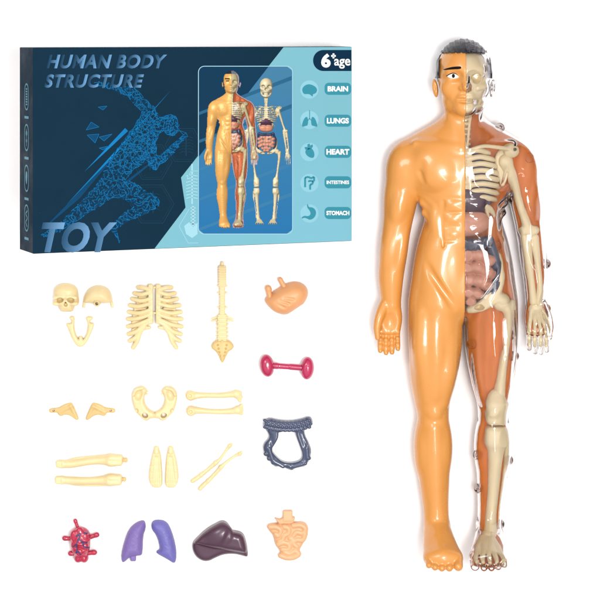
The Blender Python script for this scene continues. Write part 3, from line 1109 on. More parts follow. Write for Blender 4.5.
# foot bones
zd = Z((140, 435), .18333)
FT = [(76, 80), (90, 72), (106, 80), (114, 110), (119, 170), (123, 262), (116, 282), (96, 288), (72, 286), (56, 268), (47, 232), (54, 165), (66, 110)]
for mir in (False, True):
    def f(v):
        mm = (lambda p: (259 - p[0], p[1])) if mir else (lambda p: p)
        v.u(extr(zd(*[mm(p) for p in FT]), -4, 6.5, 2.6, 2), .8)
        a, b = zd(mm((91, 72)), mm((91, 100)))
        v.u(cap((*a, 5), (*b, 5.5), 2.7, 2.6), 1.2)
        for i in range(4):
            a, b = zd(mm((84 + i * 5, 120)), mm((66 + i * 13, 284)))
            v.s(cap((*a, 6.7), (*b, 6.7), .95), .5)
        for yy in (135, 165, 200, 235, 258):
            a, b = zd(mm((48, yy + 4)), mm((122, yy)))
            v.s(cap((*a, 6.8), (*b, 6.8), .8), .5)
        a, b = zd(mm((74, 102)), mm((108, 102)))
        v.s(cap((*a, 7.0), (*b, 7.0), 1.0), .8)
    x0 = 148.5 if not mir else 164.5
    piece('foot_bone', M['bone_flat'] if False else M['bone'], x0, 446, x0 + 14, 488, 7, f,
          ('cream foot bone plate with grooved toes, the one nearer the shin bones' if not mir else 'cream foot bone plate with grooved toes, the one nearer the forearm bones'),
          'toy bone', 'cream plastic bones of the kit', h=0.32)

# forearm bones
for q in (0, 1):
    pts = zd((288, 250), (310, 236), (335, 217), (372, 186), (413, 152), (440, 128), (468, 88), (490, 58)) if q == 0 else \
        zd((328, 292), (348, 272), (372, 250), (405, 214), (442, 176), (475, 146), (515, 116), (545, 103))

    def f(v):
        v.u(chain([(*p, 3.0) for p in pts], [2.0, 2.2, 1.8, 1.5, 1.8, 1.3, 1.2, 1.9]), 1)
        for i, r in ((2, 2.7), (4, 2.9), (0, 2.3), (7, 2.2)):
            v.u(ell((*pts[i], 3.0), (r, r * .8, 2.6), -45), 1)
        d = np.array(pts[4]) - np.array(pts[2]); d /= np.linalg.norm(d); nn = np.array([-d[1], d[0]])
        p2, p4 = np.array(pts[2]), np.array(pts[4])
        v.u(cap((*(p2 + nn * 1.3), 2.6), (*(p4 + nn * 1.3), 2.6), .9), .4)
        v.u(cap((*pts[7], 3.2), (*(np.array(pts[7]) + d * 3), 3.2), 1.6, 1.0), .8)
    xs = [p[0] for p in pts]; ys = [p[1] for p in pts]
    piece('forearm_bone', M['bone'], min(xs) - 4, min(ys) - 4, max(xs) + 4, max(ys) + 4, 6, f,
          ('thin slanting cream forearm bone, upper of the pair and nearer the foot bones' if q == 0 else 'thin slanting cream forearm bone, lower of the pair and nearer the slate bowel'),
          'toy bone', 'cream plastic bones of the kit', h=0.34)

# stomach
ze = Z((255, 275), .11667)


def f(v):
    v.u(extr(ze((80, 205), (115, 182), (170, 132), (270, 72), (340, 58), (402, 70), (448, 112), (458, 165), (442, 212), (417, 252), (390, 268), (330, 310),
                (265, 350), (190, 333), (130, 292), (85, 240)), -14, 15, 12, 2), 1)
    v.u(ell((287, 300, 10), (16, 9, 7), -28), 5)
    for t in range(4):
        v.s(cap((272 + t * 4, 305 - t * 2.6, 17.5), (280 + t * 4.5, 311 - t * 4.2, 16.4), .3), 3)


o, fr = piece('stomach', M['stomach'], 264, 281, 309, 316, 16, f, 'peach orange toy stomach with two stub tubes', 'toy organ', 'coloured plastic organs of the kit')


def f(v):
    v.u(cap((269.8, 297, 7), (268.2, 288.8, 7), 2.6, 2.9), .5)
    v.u(cap((268.6, 289.5, 7), (268.2, 288.2, 7), 3.2), .5)


sub('tube', M['stomach'], fr, o, (263, 284, -1), (274, 302, 14), .4, f)


def f(v):
    v.u(cap((285.5, 289, 7), (280.2, 279.6, 7), 2.5, 2.5), .5)


sub('tube', M['stomach'], fr, o, (275, 274, -1), (291, 296, 14), .4, f)

# kidneys
zf = Z((255, 345), .11667)


def f(v):
    v.u(ell((267.0, 365.6, 8), (7.3, 11.3, 8), -7), 1)
    v.u(ell((307.2, 368.2, 8), (6.9, 11.4, 8), 4), 1)
    v.s(ell((275.4, 366.4, 9), (2.2, 3.4, 5)), 2)
    v.s(ell((299.8, 367.6, 9), (2.2, 3.4, 5)), 2)
    for cx_, s_ in ((267, 1), (307.4, -1)):
        for i in range(5):
            v.s(cap((cx_ - 3 + i * 1.6, 357.5 + 1.1 * i, 16), (cx_ - 1 + 1.2 * i * s_, 375 - i, 17), .35), 1.3)


o, fr = piece('kidneys', M['kidney'], 259, 353.5, 314.5, 380, 16, f, 'magenta pair of toy kidneys joined by a bar like a dumbbell', 'toy organ', 'coloured plastic organs of the kit', h=.4)


def f(v):
    v.u(cap((272, 365.6, 7.5), (302, 367.8, 7.5), 2.9, 2.7), .5)
    v.s(cap((270, 365.4, 11.4), (304, 367.8, 11.4), .8), .8)
    v.u(cap((291, 366.9, 7.5), (301, 367.7, 7.5), 3.1, 3.1), .6)
    v.u(cap((274.5, 365.8, 7.5), (277, 365.9, 7.5), 3.2, 3.2), .6)


sub('bar', M['kidney'], fr, o, (268, 360, -1), (306, 373, 13), .4, f)

# large bowel
zg = Z((255, 410), .11667)
CO = [(62, 130), (88, 78), (130, 66), (200, 84), (300, 92), (400, 75), (455, 53), (488, 68), (498, 122), (470, 146), (422, 166), (427, 215), (466, 290), (484, 345), (472, 420), (432, 482), (390, 490), (342, 500), (318, 520), (280, 506), (212, 476), (185, 490), (150, 472), (90, 392), (66, 330), (78, 282), (122, 240), (116, 200)]
CI = [(202, 180), (350, 180), (353, 225), (386, 310), (409, 375), (402, 420), (360, 442), (300, 452), (236, 442), (180, 396), (137, 340), (188, 262), (202, 225)]


def f(v):
    v.u(extr(zg(*CO), -7, 9.5, 4.2, 1), 1)
    v.s(extr(zg(*CI), -9, 30, .5, 1), 2.2)
    for i in range(12):
        t = i / 11
        for j in range(3):
            x = 265.5 + t * 44.5
            y = 421.2 + 9.5 * (0.08 + .36 * j) - 3.2 * (2 * t - 1) ** 2 + 1.0
            v.u(ell((x + (j % 2) * 1.3 - .6, y, 8.4 + (j == 1) * .5), (2.0, 1.7, 2.0)), 1.1)
    for a, b in (((120, 330), (150, 420)), ((440, 300), (450, 400)), ((170, 440), (240, 480)), ((400, 460), (330, 480))):
        p, q_ = zg(a, b)
        v.u(cap((*p, 8.6), (*q_, 8.6), 1.8), 2)
    for a in ((92, 372), (120, 412), (156, 446), (462, 408), (430, 452), (300, 480)):
        p = zg(a)[0]
        v.u(ell((*p, 8.2), (2.2, 2.2, 2)), 1)
    for a, b in (((135, 215), (150, 300)), ((395, 200), (430, 300))):
        p, q_ = zg(a, b)
        v.s(cap((*p, 10.5), (*q_, 10.5), 1.3), 2)


piece('large_bowel', M['colon'], 262, 416, 313.5, 471, 11, f, 'dark slate blue toy large bowel in an open ring', 'toy organ', 'coloured plastic organs of the kit', h=.4)

# heart
zh = Z((50, 510), .13333)


def f(v):
    v.u(ell((*zh((226, 195))[0], 8), (10.2, 9.2, 8.5)), 2)
    v.u(ell((*zh((228, 262))[0], 8.5), (9.8, 12.5, 9)), 4)
    v.u(ell((*zh((210, 362))[0], 6.5), (4.2, 4.8, 6)), 2)
    v.u(ell((*zh((256, 362))[0], 6.5), (4.2, 4.8, 6)), 2)
    for a, zz_, r in (((185, 180), 13, 4), ((262, 190), 13.5, 4), ((225, 160), 12.5, 4.2), ((192, 245), 14, 4), ((262, 262), 14.5, 4.4), ((225, 300), 14.5, 4.2), ((200, 300), 12, 3.4), ((222, 222), 15, 4)):
        v.u(ell((*zh(a)[0], zz_), (r, r * 1.25, r * .75), a[0] % 50 - 25), 1.0)
    v.u(chain([(*zh((170, 205))[0], 13), (*zh((200, 232))[0], 16.6), (*zh((245, 240))[0], 17), (*zh((292, 215))[0], 13)], [1.6, 1.8, 1.8, 1.6]), .8)
    v.s(cap((*zh((232, 320))[0], 14.5), (*zh((234, 395))[0], 13), .9), 1.5)
    v.s(cap((*zh((165, 260))[0], 16.5), (*zh((290, 290))[0], 17), .5), 2)


heart_shape = f
heart, fr = piece('heart', M['heart'], 63.5, 520, 98, 563, 17, f, 'crimson toy heart with stub vessels and blue veins', 'toy organ', 'coloured plastic organs of the kit', h=.4)
for a, b, r in (((208, 140), (188, 84), 1.7), ((170, 220), (108, 216), 2.3), ((275, 215), (350, 190), 2.3), ((205, 332), (152, 330), 2.3), ((260, 330), (332, 322), 2.4)):
    p, q_ = zh(a, b)

    def f(v):
        v.u(cap((*p, 6), (*q_, 6), r), .5)
        d = np.array(q_) - np.array(p); d /= np.linalg.norm(d)
        e = np.array(q_) + d * r
        v.s(cap((*(e - d * .8), 6), (*(e + d), 6), r * .55), .4)
        v.u(cap((*(np.array(q_) - d * 1.0), 6), (*q_, 6), r + .35), .4)
    sub('vessel', M['heart'], fr, heart, (min(p[0], q_[0]) - 5, min(p[1], q_[1]) - 5, -1), (max(p[0], q_[0]) + 5, max(p[1], q_[1]) + 5, 13), .4, f)


def f(v):
    b = v.copy()
    heart_shape(b)
    b.u(ell((*zh((226, 195))[0], 8), (10.2, 9.2, 8.5)), 2)
    b.u(ell((*zh((228, 262))[0], 8.5), (9.8, 12.5, 9)), 4)
    for path in ([(232, 165), (222, 200), (205, 240), (212, 290)], [(222, 200), (250, 225), (285, 232)], [(205, 240), (180, 262)], [(262, 160), (285, 165)],
                 [(250, 225), (262, 258), (300, 272)], [(212, 290), (200, 305), (222, 298), (236, 320)], [(232, 165), (205, 182), (215, 172)]):
        pp = zh(*path)
        for i in range(len(pp) - 1):
            v.u(cap((*pp[i], 14), (*pp[i + 1], 14), .75, .55, sz=.08), .3)
    v.F = np.maximum(v.F, np.abs(b.F) - .55)


sub('veins', M['vein'], fr, heart, (66, 524, 6), (96, 560, 22), .36, f)

# lungs
zi = Z((110, 510), .13333)


def f(v):
    v.u(extr(zi((246, 80), (264, 98), (267, 145), (247, 195), (242, 332), (230, 344), (196, 347), (150, 355), (100, 400), (86, 386), (83, 330), (108, 230), (138, 150), (190, 100)), -10, 11, 8, 1), 1)
    v.s(cap((*zi((100, 300))[0], 12.2), (*zi((240, 240))[0], 12.2), .6), 1.5)


o, fr = piece('lung', M['lung_v'], 120.5, 520, 146, 563.5, 11, f, 'violet toy lung with a small peg at its lower edge', 'toy organ', 'coloured plastic organs of the kit', h=.4)


def f(v):
    v.u(box((*zi((153, 330))[0], 1.5), (*zi((194, 384))[0], 6.5), 1), .5)


sub('peg', M['lung_v'], fr, o, (127, 550, -1), (140, 565, 10), .36, f)


def f(v):
    v.u(extr(zi((325, 83), (370, 78), (412, 88), (442, 118), (477, 210), (497, 310), (495, 382), (480, 405), (430, 372), (348, 328), (346, 312), (373, 300), (366, 250), (345, 190), (313, 150), (308, 108)), -10, 11, 8, 1), 1)
    v.s(cap((*zi((360, 230))[0], 12.2), (*zi((490, 290))[0], 11.8), .6), 1.5)


piece('lung', M['lung_b'], 150.5, 520, 177, 564.5, 11, f, 'bluish periwinkle toy lung tapering to a low outer point', 'toy organ', 'coloured plastic organs of the kit', h=.4)

# liver
zj = Z((185, 515), .11667)


def f(v):
    v.u(extr(zj((60, 248), (95, 213), (180, 130), (270, 80), (315, 58), (357, 74), (386, 120), (402, 147), (440, 148), (492, 164), (517, 220), (542, 350), (530, 370), (490, 357),
                (420, 341), (330, 346), (260, 376), (200, 407), (140, 402), (85, 362), (60, 302)), -9, 9.5, 6.5, 2), 1)
    v.u(extr(zj((72, 240), (95, 211), (180, 128), (270, 78), (315, 56), (357, 72), (386, 118), (402, 145), (440, 146), (492, 162), (518, 220), (536, 330), (470, 316), (420, 308), (300, 290), (200, 276), (110, 250)), -9, 14.5, 6.5, 2), 1.4)
    v.u(ell((*zj((300, 170))[0], 11), (13, 9, 7), -25), 5)
    v.s(cap((*zj((385, 130))[0], 17.5), (*zj((330, 250))[0], 19), 1.2), 4)


piece('liver', M['liver'], 192, 521.5, 248.5, 563, 17, f, 'dark plum toy liver with a folded lower ledge', 'toy organ', 'coloured plastic organs of the kit', h=.4)

# small bowel
zk = Z((245, 505), .16667)


def f(v):
    v.u(extr(zk((133, 120), (165, 110), (290, 108), (350, 100), (380, 128), (377, 182), (346, 237), (326, 272), (332, 300), (297, 324), (245, 324), (204, 302), (214, 280), (180, 240), (170, 182), (140, 152)), -8, 8.5, 4, 2), 1)
    for path in ([(150, 128), (190, 130), (215, 150), (200, 180), (185, 170)], [(235, 128), (260, 135), (262, 165), (235, 180), (225, 205), (205, 215)],
                 [(290, 120), (335, 118), (362, 140), (345, 165), (310, 160), (290, 180)], [(360, 170), (345, 205), (310, 205), (290, 225), (310, 245)],
                 [(200, 232), (235, 222), (265, 235), (260, 262), (225, 262)], [(215, 300), (250, 312), (290, 310), (320, 292), (300, 272), (268, 288), (240, 280)],
                 [(270, 195), (285, 205), (272, 222)]):
        pp = zk(*path)
        v.u(chain([(*p, 7.2) for p in pp], [2.9] * len(pp)), .7)


o, fr = piece('small_bowel', M['intestine'], 266, 509.5, 309, 560, 11, f, 'pale peach toy bowel with winding coils and a square neck', 'toy organ', 'coloured plastic organs of the kit', h=.4)


def f(v):
    v.u(box((*zk((228, 32))[0], 1), (*zk((285, 96))[0], 8), 1.2), .6)
    v.u(extr(zk((178, 78), (206, 86), (228, 78), (284, 72), (300, 76), (288, 112), (205, 114)), -3, 7.5, 1.4, 0), 1)
    for a in ((206, 98), (262, 96)):
        v.s(cap((*zk(a)[0], 9), (*zk((a[0] + 8, a[1] - 6))[0], 9), 1.0), .6)


sub('neck', M['intestine'], fr, o, (271, 507, -1), (299, 528, 12), .4, f)

# ================================================================= THE BOX
TH = math.atan(F_PX / (5535 - CX))
n_ = np.array([math.sin(TH), 0, math.cos(TH)])
a_ = np.array([math.cos(TH), 0, -math.sin(TH)])
b_ = np.array([0, -1.0, 0])
DEP = 46.0
zr = DEP * math.cos(TH) + 0.6
P0 = np.array([(352 - CX) * (F_PX - zr) / F_PX, -(46.6 - CY) * (F_PX - zr) / F_PX, zr])     # upper right corner of the front


def on_front(px, py):
    """the point of the carton's front that the photograph shows at a pixel -> (along, down) on the front"""
    d = np.array([px - CX, -(py - CY), -F_PX])
    C0 = np.array([0, 0, F_PX])
    t = np.dot(P0 - C0, n_) / np.dot(d, n_)
    q = C0 + d * t - P0
    return np.array([np.dot(q, a_), np.dot(q, b_)])


u0 = on_front(33, 150)[0]
hgt = on_front(352, 241)[1]
hl = on_front(33, 254)[1]
HGT = (hgt + hl) / 2
base = P0 + a_ * u0 + b_ * HGT - n_ * DEP
carton = link('toy_box', None, None, loc=tuple(np.array([base[0], base[1], 0]) * S))
carton.empty_display_size = 0.02
tag(carton, 'navy and light blue toy carton printed HUMAN BODY STRUCTURE TOY', 'box')
ORI = np.array([base[0], base[1], 0])


def fw(u, v, lift=0.0):
    return tuple((P0 + a_ * u + b_ * v + n_ * lift - ORI) * S)


def side(u, v, lift=0.0):
    """left side of the carton: u from the front edge backwards"""
    return tuple((P0 + a_ * u0 - n_ * u + b_ * v - a_ * lift - ORI) * S)


# carton body with rounded edges
def carton_body():
    v = Vol((u0 - 2, -2, -DEP - 2), (2, HGT + 2, 2), 1.0)
    import bmesh
    bm = bmesh.new()
    V = [bm.verts.new(fw(u, vv, l)) for l in (0, -DEP) for u, vv in ((u0, 0), (0, 0), (0, HGT), (u0, HGT))]
    for q in ((3, 2, 1, 0), (4, 5, 6, 7), (0, 1, 5, 4), (1, 2, 6, 5), (2, 3, 7, 6), (3, 0, 4, 7)):
        bm.faces.new([V[i] for i in q])
    bmesh.ops.recalc_face_normals(bm, faces=bm.faces)
    bmesh.ops.bevel(bm, geom=list(bm.edges), offset=0.9 * S, segments=2, affect='EDGES', profile=.6)
    me = bpy.data.meshes.new('carton')
    bm.to_mesh(me)
    bm.free()
    return link('carton', me, M['navy'], carton)


carton_body()


def ramp():
    """white acrylic riser the carton leans on"""
    P = []
    for vv in (12, HGT - 12):
        A = P0 + a_ * (u0 + 14) + b_ * vv - n_ * (DEP + .8)
        B = P0 + a_ * (-20) + b_ * vv - n_ * (DEP + .8)
        P += [A, B, np.array([B[0], B[1], .2]), np.array([A[0], A[1], .2])]
    me = bpy.data.meshes.new('table_riser')
    me.from_pydata([tuple(p * S) for p in P], [], [(0, 1, 2, 3), (7, 6, 5, 4), (0, 4, 5, 1), (1, 5, 6, 2), (2, 6, 7, 3), (3, 7, 4, 0)])
    o = link('table_riser', me, M['table'])
    tag(o, kind='structure')


ramp()


class Ink:
    """flat printed shapes on the carton, in photo pixels unless raw"""
    def __init__(self, lift, where=None):
        self.V, self.Fc, self.C = [], [], []
        self.lift = lift
        self.where = where or (lambda p: fw(*on_front(*p), self.lift))

    def poly(self, pts, c=None):
        i = len(self.V)
        self.V += [self.where(p) for p in pts]
        self.Fc.append(tuple(range(i, i + len(pts))))
        self.C += [c] * len(pts)
        return self

    def line(self, a, b, w):
        a = np.array(a, float); b = np.array(b, float)
        d = b - a
        L = np.linalg.norm(d)
        if L < 1e-6:
            return self
        nrm = np.array([-d[1], d[0]]) / L * w / 2
        return self.poly([a + nrm, b + nrm, b - nrm, a - nrm])

    def path(self, pts, w, closed=False):
        n = len(pts)
        for i in range(n if closed else n - 1):
            self.line(pts[i], pts[(i + 1) % n], w)
        return self

    def build(self, name, mat, parent):
        me = bpy.data.meshes.new(name)
        me.from_pydata(self.V, [], self.Fc)
        me.update()
        # make every printed face look out of the carton
        import bmesh
        bm = bmesh.new(); bm.from_mesh(me)
        nn = Vector(n_) if self.where.__name__ != 'sidew' else Vector(-a_)
        for fce in bm.faces:
            if fce.normal.dot(nn) < 0:
                fce.normal_flip()
        bm.to_mesh(me); bm.free()
        if any(c is not None for c in self.C):
            at = me.color_attributes.new('Print', 'FLOAT_COLOR', 'POINT')
            at.data.foreach_set('color', np.array([[*(lin(c) * .66), 1] for c in self.C], dtype=np.float32).ravel())
        return link(name, me, mat, parent)


def rrect(x0, y0, x1, y1, r, n=6, only=None):
    pts = []
    for cx_, cy_, a0 in ((x1 - r, y0 + r, -90), (x1 - r, y1 - r, 0), (x0 + r, y1 - r, 90), (x0 + r, y0 + r, 180)):
        if only and (cx_ > (x0 + x1) / 2) and only == 'left':
            pts.append((x1, y0 if cy_ < (y0 + y1) / 2 else y1))
            continue
        for i in range(n + 1):
            t = math.radians(a0 + 90 * i / n)
            pts.append((cx_ + r * math.cos(t), cy_ + r * math.sin(t)))
    return pts


# ---- ground colours
pale = Ink(.12).poly([(283.5, 47.2), (351.6, 47.0), (351.6, 240.6), (154.5, 248.6), (185.5, 207.5), (181, 177.5)]).build('light_blue_field', M['sky'], carton)

# ---- hexagons and faint drawings
ik = Ink(.16)
def hexa(cx_, cy_, r):
    return [(cx_ + r * math.cos(math.radians(60 * i)), cy_ + r * math.sin(math.radians(60 * i))) for i in range(6)]


for cx_, cy_, r in ((152, 162, 20), (152, 204, 22), (184, 145, 19)):
    ik.path(hexa(cx_, cy_, r), .45, True)
    ik.path(hexa(cx_, cy_, r - 2.4), .25, True)
for cx_, cy_ in ((150, 160), (153, 203), (186, 146)):
    for i in range(6):
        ik.path([(cx_ - 7, cy_ - 8 + i * 3), (cx_ - 3, cy_ - 9.5 + i * 3), (cx_, cy_ - 8.5 + i * 3)], .35)
        ik.path([(cx_ + 7, cy_ - 8 + i * 3), (cx_ + 3, cy_ - 9.5 + i * 3), (cx_, cy_ - 8.5 + i * 3)], .35)
    ik.line((cx_, cy_ - 12), (cx_, cy_ + 10), .8)
ik.build('hexagon_lines', M['faint'], carton)
ik = Ink(.2)
ik.path([(186, 180), (191, 171), (198, 171)], .5)
ik.path([(189, 209), (179, 226), (188, 243), (198, 243)], .5)
for cx_, cy_, w, n in ((192, 180, 6, 8),):
    for i in range(n):
        ik.path([(cx_ - w, cy_ - 4 + i * 3.2), (cx_ - 2, cy_ - 5.2 + i * 3.2), (cx_ + 5.5, cy_ - 4 + i * 3.2)], .8)
    ik.line((cx_, cy_ - 16), (cx_, cy_ + 24), 1.6)
ik.line((193, 206), (193, 226), 2.2)
for i in range(6):
    ik.line((190.5, 208 + i * 3.2), (195.5, 208 + i * 3.2), 1.3)
ik.poly([(184, 226), (189, 222), (193, 227), (197.5, 222.5), (197.5, 234), (192, 238), (186, 234)])
ik.build('pale_bone_drawing', M['faint_pale'], carton)


# ---- the runner made of fine triangles
def runner():
    caps = [((170, 124), (171, 127), 10.2, 9.2), ((160, 127), (152, 119), 5.5, 8), ((150, 112), (131, 92), 7.5, 5.5), ((131, 92), (112, 87), 5.2, 3.8), ((112, 87), (97, 84), 3.6, 2.8),
            ((150, 124), (118, 170), 13, 13), ((118, 170), (108, 188), 13, 12), ((148, 134), (137, 158), 12, 9),
            ((150, 142), (154, 166), 6, 5), ((154, 166), (176, 146), 4.6, 3.6), ((176, 146), (186, 135), 3.4, 2.2),
            ((118, 186), (152, 203), 11.5, 8), ((152, 203), (128, 216), 7.5, 5.2), ((128, 216), (113, 228), 5, 3.4), ((113, 228), (119, 241), 3, 2),
            ((106, 190), (84, 208), 11, 7.5), ((84, 208), (62, 226), 7, 5), ((62, 226), (43, 236), 4.6, 2.6)]

    def ins(p):
        for a, b, r1, r2 in caps:
            a = np.array(a); b = np.array(b); ab = b - a
            t = np.clip(np.dot(p - a, ab) / (ab @ ab + 1e-9), 0, 1)
            if np.linalg.norm(p - a - t * ab) < r1 + (r2 - r1) * t:
                return True
        return False
    pts = []
    tries = 0
    while len(pts) < 760 and tries < 30000:
        tries += 1
        p = np.array([rng.uniform(38, 192), rng.uniform(78, 246)])
        if ins(p) and (not pts or np.min(((np.array(pts) - p) ** 2).sum(1)) > 4.6):
            pts.append(p)
    P = np.array(pts)
    bright, dim, wash = Ink(.24), Ink(.2), Ink(.16)
    D = np.linalg.norm(P[:, None] - P[None], axis=2)
    glow = lambda p: .32 + .5 * math.exp(-((p[0] - 140) ** 2 + (p[1] - 140) ** 2) / 1500)
    seen = set()
    for i in range(len(P)):
        for j in np.argsort(D[i])[1:7]:
            k = (min(i, j), max(i, j))
            if k in seen or D[i, j] > 10:
                continue
            seen.add(k)
            (bright if rng.random() < glow(P[i]) else dim).line(P[i], P[j], .34 if rng.random() < .8 else .55)
    for p in P:
        if rng.random() < .5:
            r = rng.uniform(.35, .7)
            bright.poly([p + (0, -r), p + (r, 0), p + (0, r), p + (-r, 0)])
        near = P[np.argsort(np.linalg.norm(P - p, axis=1))[:4]]
        for q3 in (near[[0, 1, 2]], near[[0, 2, 3]]):
            if np.linalg.norm(q3 - p, axis=1).max() < 9:
                a = rng.uniform(.1, .55) * (.5 + .6 * math.exp(-((p[0] - 140) ** 2 + (p[1] - 140) ** 2) / 2500))
                wash.poly([tuple(x) for x in q3], np.array((21, 54, 76)) * (1 - a) + np.array((22, 116, 178)) * a)
        if rng.random() < .05:
            q = P[np.argsort(np.linalg.norm(P - p, axis=1))[:3]]
            dim.poly([tuple(x) for x in q])
    # sparks round the body, shards behind the back
    for _ in range(230):
        p = P[rng.integers(len(P))] + rng.normal(0, 8, 2) + (-5, 3)
        r = rng.uniform(.2, .5)
        if 36 < p[0] < 196 and 76 < p[1] < 246:
            dim.poly([p + (0, -r), p + (r, 0), p + (0, r), p + (-r, 0)])
    for tri in ([(86, 130), (91, 122), (99, 127)], [(87, 135), (99, 134), (95, 143)], [(99, 137), (112, 134), (104, 141)], [(98, 107), (107, 106), (103, 110)], [(99, 148), (109, 146), (103, 150)]):
        dim.poly(tri)
        bright.path(tri, .35, True)
    # light streaks
    bright.poly([(66, 205), (171, 90), (112, 158)])
    bright.poly([(84, 172), (125, 128), (128, 131)])
    dim.poly([(40, 232), (118, 152), (80, 198)])
    dim.poly([(62, 230), (195, 128), (130, 181)])
    r = bright.build('running_figure', M['runner'], carton)
    dim.build('running_figure_shade', M['runner_dim'], r)
    wash.build('running_figure_wash', M['print'], r)


runner()


# ---- lettering
def glyph_mesh(body, bold):
    c = bpy.data.curves.new('lettering', 'FONT')
    c.body = body
    c.offset = bold
    c.resolution_u = 4
    o = bpy.data.objects.new('lettering', c)
    COL.objects.link(o)
    dg = bpy.context.evaluated_depsgraph_get()
    me = bpy.data.meshes.new_from_object(o.evaluated_get(dg))
    bpy.data.objects.remove(o)
    bpy.data.curves.remove(c)
    V = np.array([v.co[:2] for v in me.vertices]).reshape(-1, 2)
    Fc = [tuple(p.vertices) for p in me.polygons]
    bpy.data.meshes.remove(me)
    return V, Fc


def lettering(name, body, rect, mat, parent, shear=0.0, bold=0.02, lift=.3, grad=None, space=0.0):
    """set a line of type into a rectangle of photo pixels"""
    chars = []
    for i, chs in enumerate(body):
        if chs == ' ':
            continue
        V, Fc = glyph_mesh(chs, bold)
        W, _ = glyph_mesh(body[:i + 1], bold)
        V = V.copy()
        V[:, 0] += W[:, 0].max() - V[:, 0].max() + space * i
        chars.append((V, Fc))
    allv = np.concatenate([c[0] for c in chars])
    mn, mx = allv.min(0), allv.max(0)
    x0, y0, x1, y1 = rect
    sh = shear * (y1 - y0)
    k = Ink(lift)
    for V, Fc in chars:
        t = (V - mn) / (mx - mn)
        px = x0 + t[:, 0] * (x1 - x0 - sh) + t[:, 1] * sh
        py = y1 - t[:, 1] * (y1 - y0)
        i0 = len(k.V)
        k.V += [k.where((px[j], py[j])) for j in range(len(V))]
        if grad:
            g = (V[:, 0] - V[:, 0].min()) / max(np.ptp(V[:, 0]), 1e-6)
            k.C += [np.array(grad[0]) * (1 - q) + np.array(grad[1]) * q for q in g]
        else:
            k.C += [None] * len(V)
        k.Fc += [tuple(i0 + q for q in fc) for fc in Fc]
    return k.build(name, mat, parent)


G = ((24, 58, 84), (114, 166, 212))
lettering('title_lettering', 'HUMAN BODY', (46, 54.5, 167, 68.5), M['print'], carton, .25, .035, .36, G, .03)
lettering('title_lettering', 'STRUCTURE', (43.5, 74.2, 144, 87.8), M['print'], carton, .25, .035, .36, G, .03)
lettering('toy_lettering', 'TOY', (36, 222, 117, 252.6), M['print'], carton, .22, .04, .36, ((40, 80, 112), (120, 168, 212)), .02)

# ---- age badge
badge = Ink(.3).poly(rrect(313, 50, 351.3, 71, 10.2, 8, 'left')).build('age_badge', M['deep'], carton)
lettering('badge_lettering', '6', (321, 53.5, 330.5, 67.6), M['white_ink'], badge, 0, .05, .42)
Ink(.42).poly([(331, 55.0), (335.6, 55.0), (335.6, 56.8), (331, 56.8)]).poly([(332.4, 53.4), (334.2, 53.4), (334.2, 58.4), (332.4, 58.4)]).build('plus_sign', M['white_ink'], badge)
lettering('badge_lettering', 'age', (334, 58.8, 350.2, 68.6), M['white_ink'], badge, 0, .018, .42)

# ---- five organ badges
for word, yc, tw, th in (('BRAIN', 88.8, 20.5, 5.4), ('LUNGS', 120.7, 22, 5.6), ('HEART', 151.8, 23, 5.6), ('INTESTINES', 182.3, 22.5, 3.6), ('STOMACH', 213.0, 23, 4.4)):
    bd = Ink(.3).poly(rrect(324.5, yc - 6, 351.0, yc + 6, 4.2, 6)).build('organ_badge', M['teal'], carton)
    lettering('badge_lettering', word, (337.7 - tw / 2, yc - th / 2, 337.7 + tw / 2, yc + th / 2), M['white_ink'], bd, 0, .045 if len(word) < 9 else .03, .42)


def circ(cx_, cy_, r, n=28):
    return [(cx_ + r * math.cos(2 * math.pi * i / n), cy_ + r * math.sin(2 * math.pi * i / n)) for i in range(n)]


ICON = []
zq = Z((290, 40), .16667)
for yc in (89.5, 120, 152, 183, 213.5):
    Ink(.18).poly(circ(309.3, yc, 9.2)).build('icon_halo', M['halo'], carton)
k = Ink(.3).poly(chaikin(zq((72, 305), (75, 285), (95, 268), (120, 265), (145, 275), (160, 290), (162, 308), (150, 322), (135, 325), (137, 343), (118, 325), (100, 324), (82, 325)), 2))
k.build('organ_icon', M['teal'], carton)
k = Ink(.3).poly(chaikin(zq((98, 458), (108, 470), (107, 512), (92, 516), (72, 522), (72, 505), (82, 475)), 2)).poly(chaikin(zq((136, 458), (126, 470), (127, 512), (142, 516), (164, 522), (162, 505), (152, 475)), 2))
k.line(zq((117, 422))[0], zq((117, 475))[0], .7).line(zq((117, 470))[0], zq((106, 484))[0], .6).line(zq((117, 470))[0], zq((128, 484))[0], .6)
k.build('organ_icon', M['teal'], carton)
zr_ = Z((290, 140), .2)
k = Ink(.3).poly(chaikin(zr_((78, 50), (95, 38), (112, 45), (122, 65), (120, 88), (105, 90), (85, 80), (75, 62)), 2)).poly(zr_((86, 22), (98, 18), (102, 44), (90, 48))).poly(zr_((72, 36), (88, 34), (90, 46), (76, 48))).poly(zr_((100, 28), (112, 22), (114, 32), (104, 48)))
k.build('organ_icon', M['teal'], carton)
k = Ink(.3)
k.path(zr_((75, 236), (75, 188), (92, 184), (104, 192), (120, 184), (120, 206)), 1.9).path(zr_((96, 204), (116, 206), (110, 222), (100, 222), (100, 248)), 1.9).path(zr_((90, 206), (98, 206)), 1.6)
k.build('organ_icon', M['teal'], carton)
k = Ink(.3).poly(chaikin(zr_((84, 320), (90, 322), (92, 336), (112, 336), (128, 350), (130, 372), (118, 392), (98, 400), (84, 392), (70, 388), (58, 394), (58, 386), (72, 378), (90, 382), (104, 372), (98, 352), (86, 340)), 2))
k.build('organ_icon', M['teal'], carton)

# ---- picture panel with the two printed figures
panel = Ink(.24)
rr = rrect(198.3, 66.2, 292.4, 234, 6, 6)


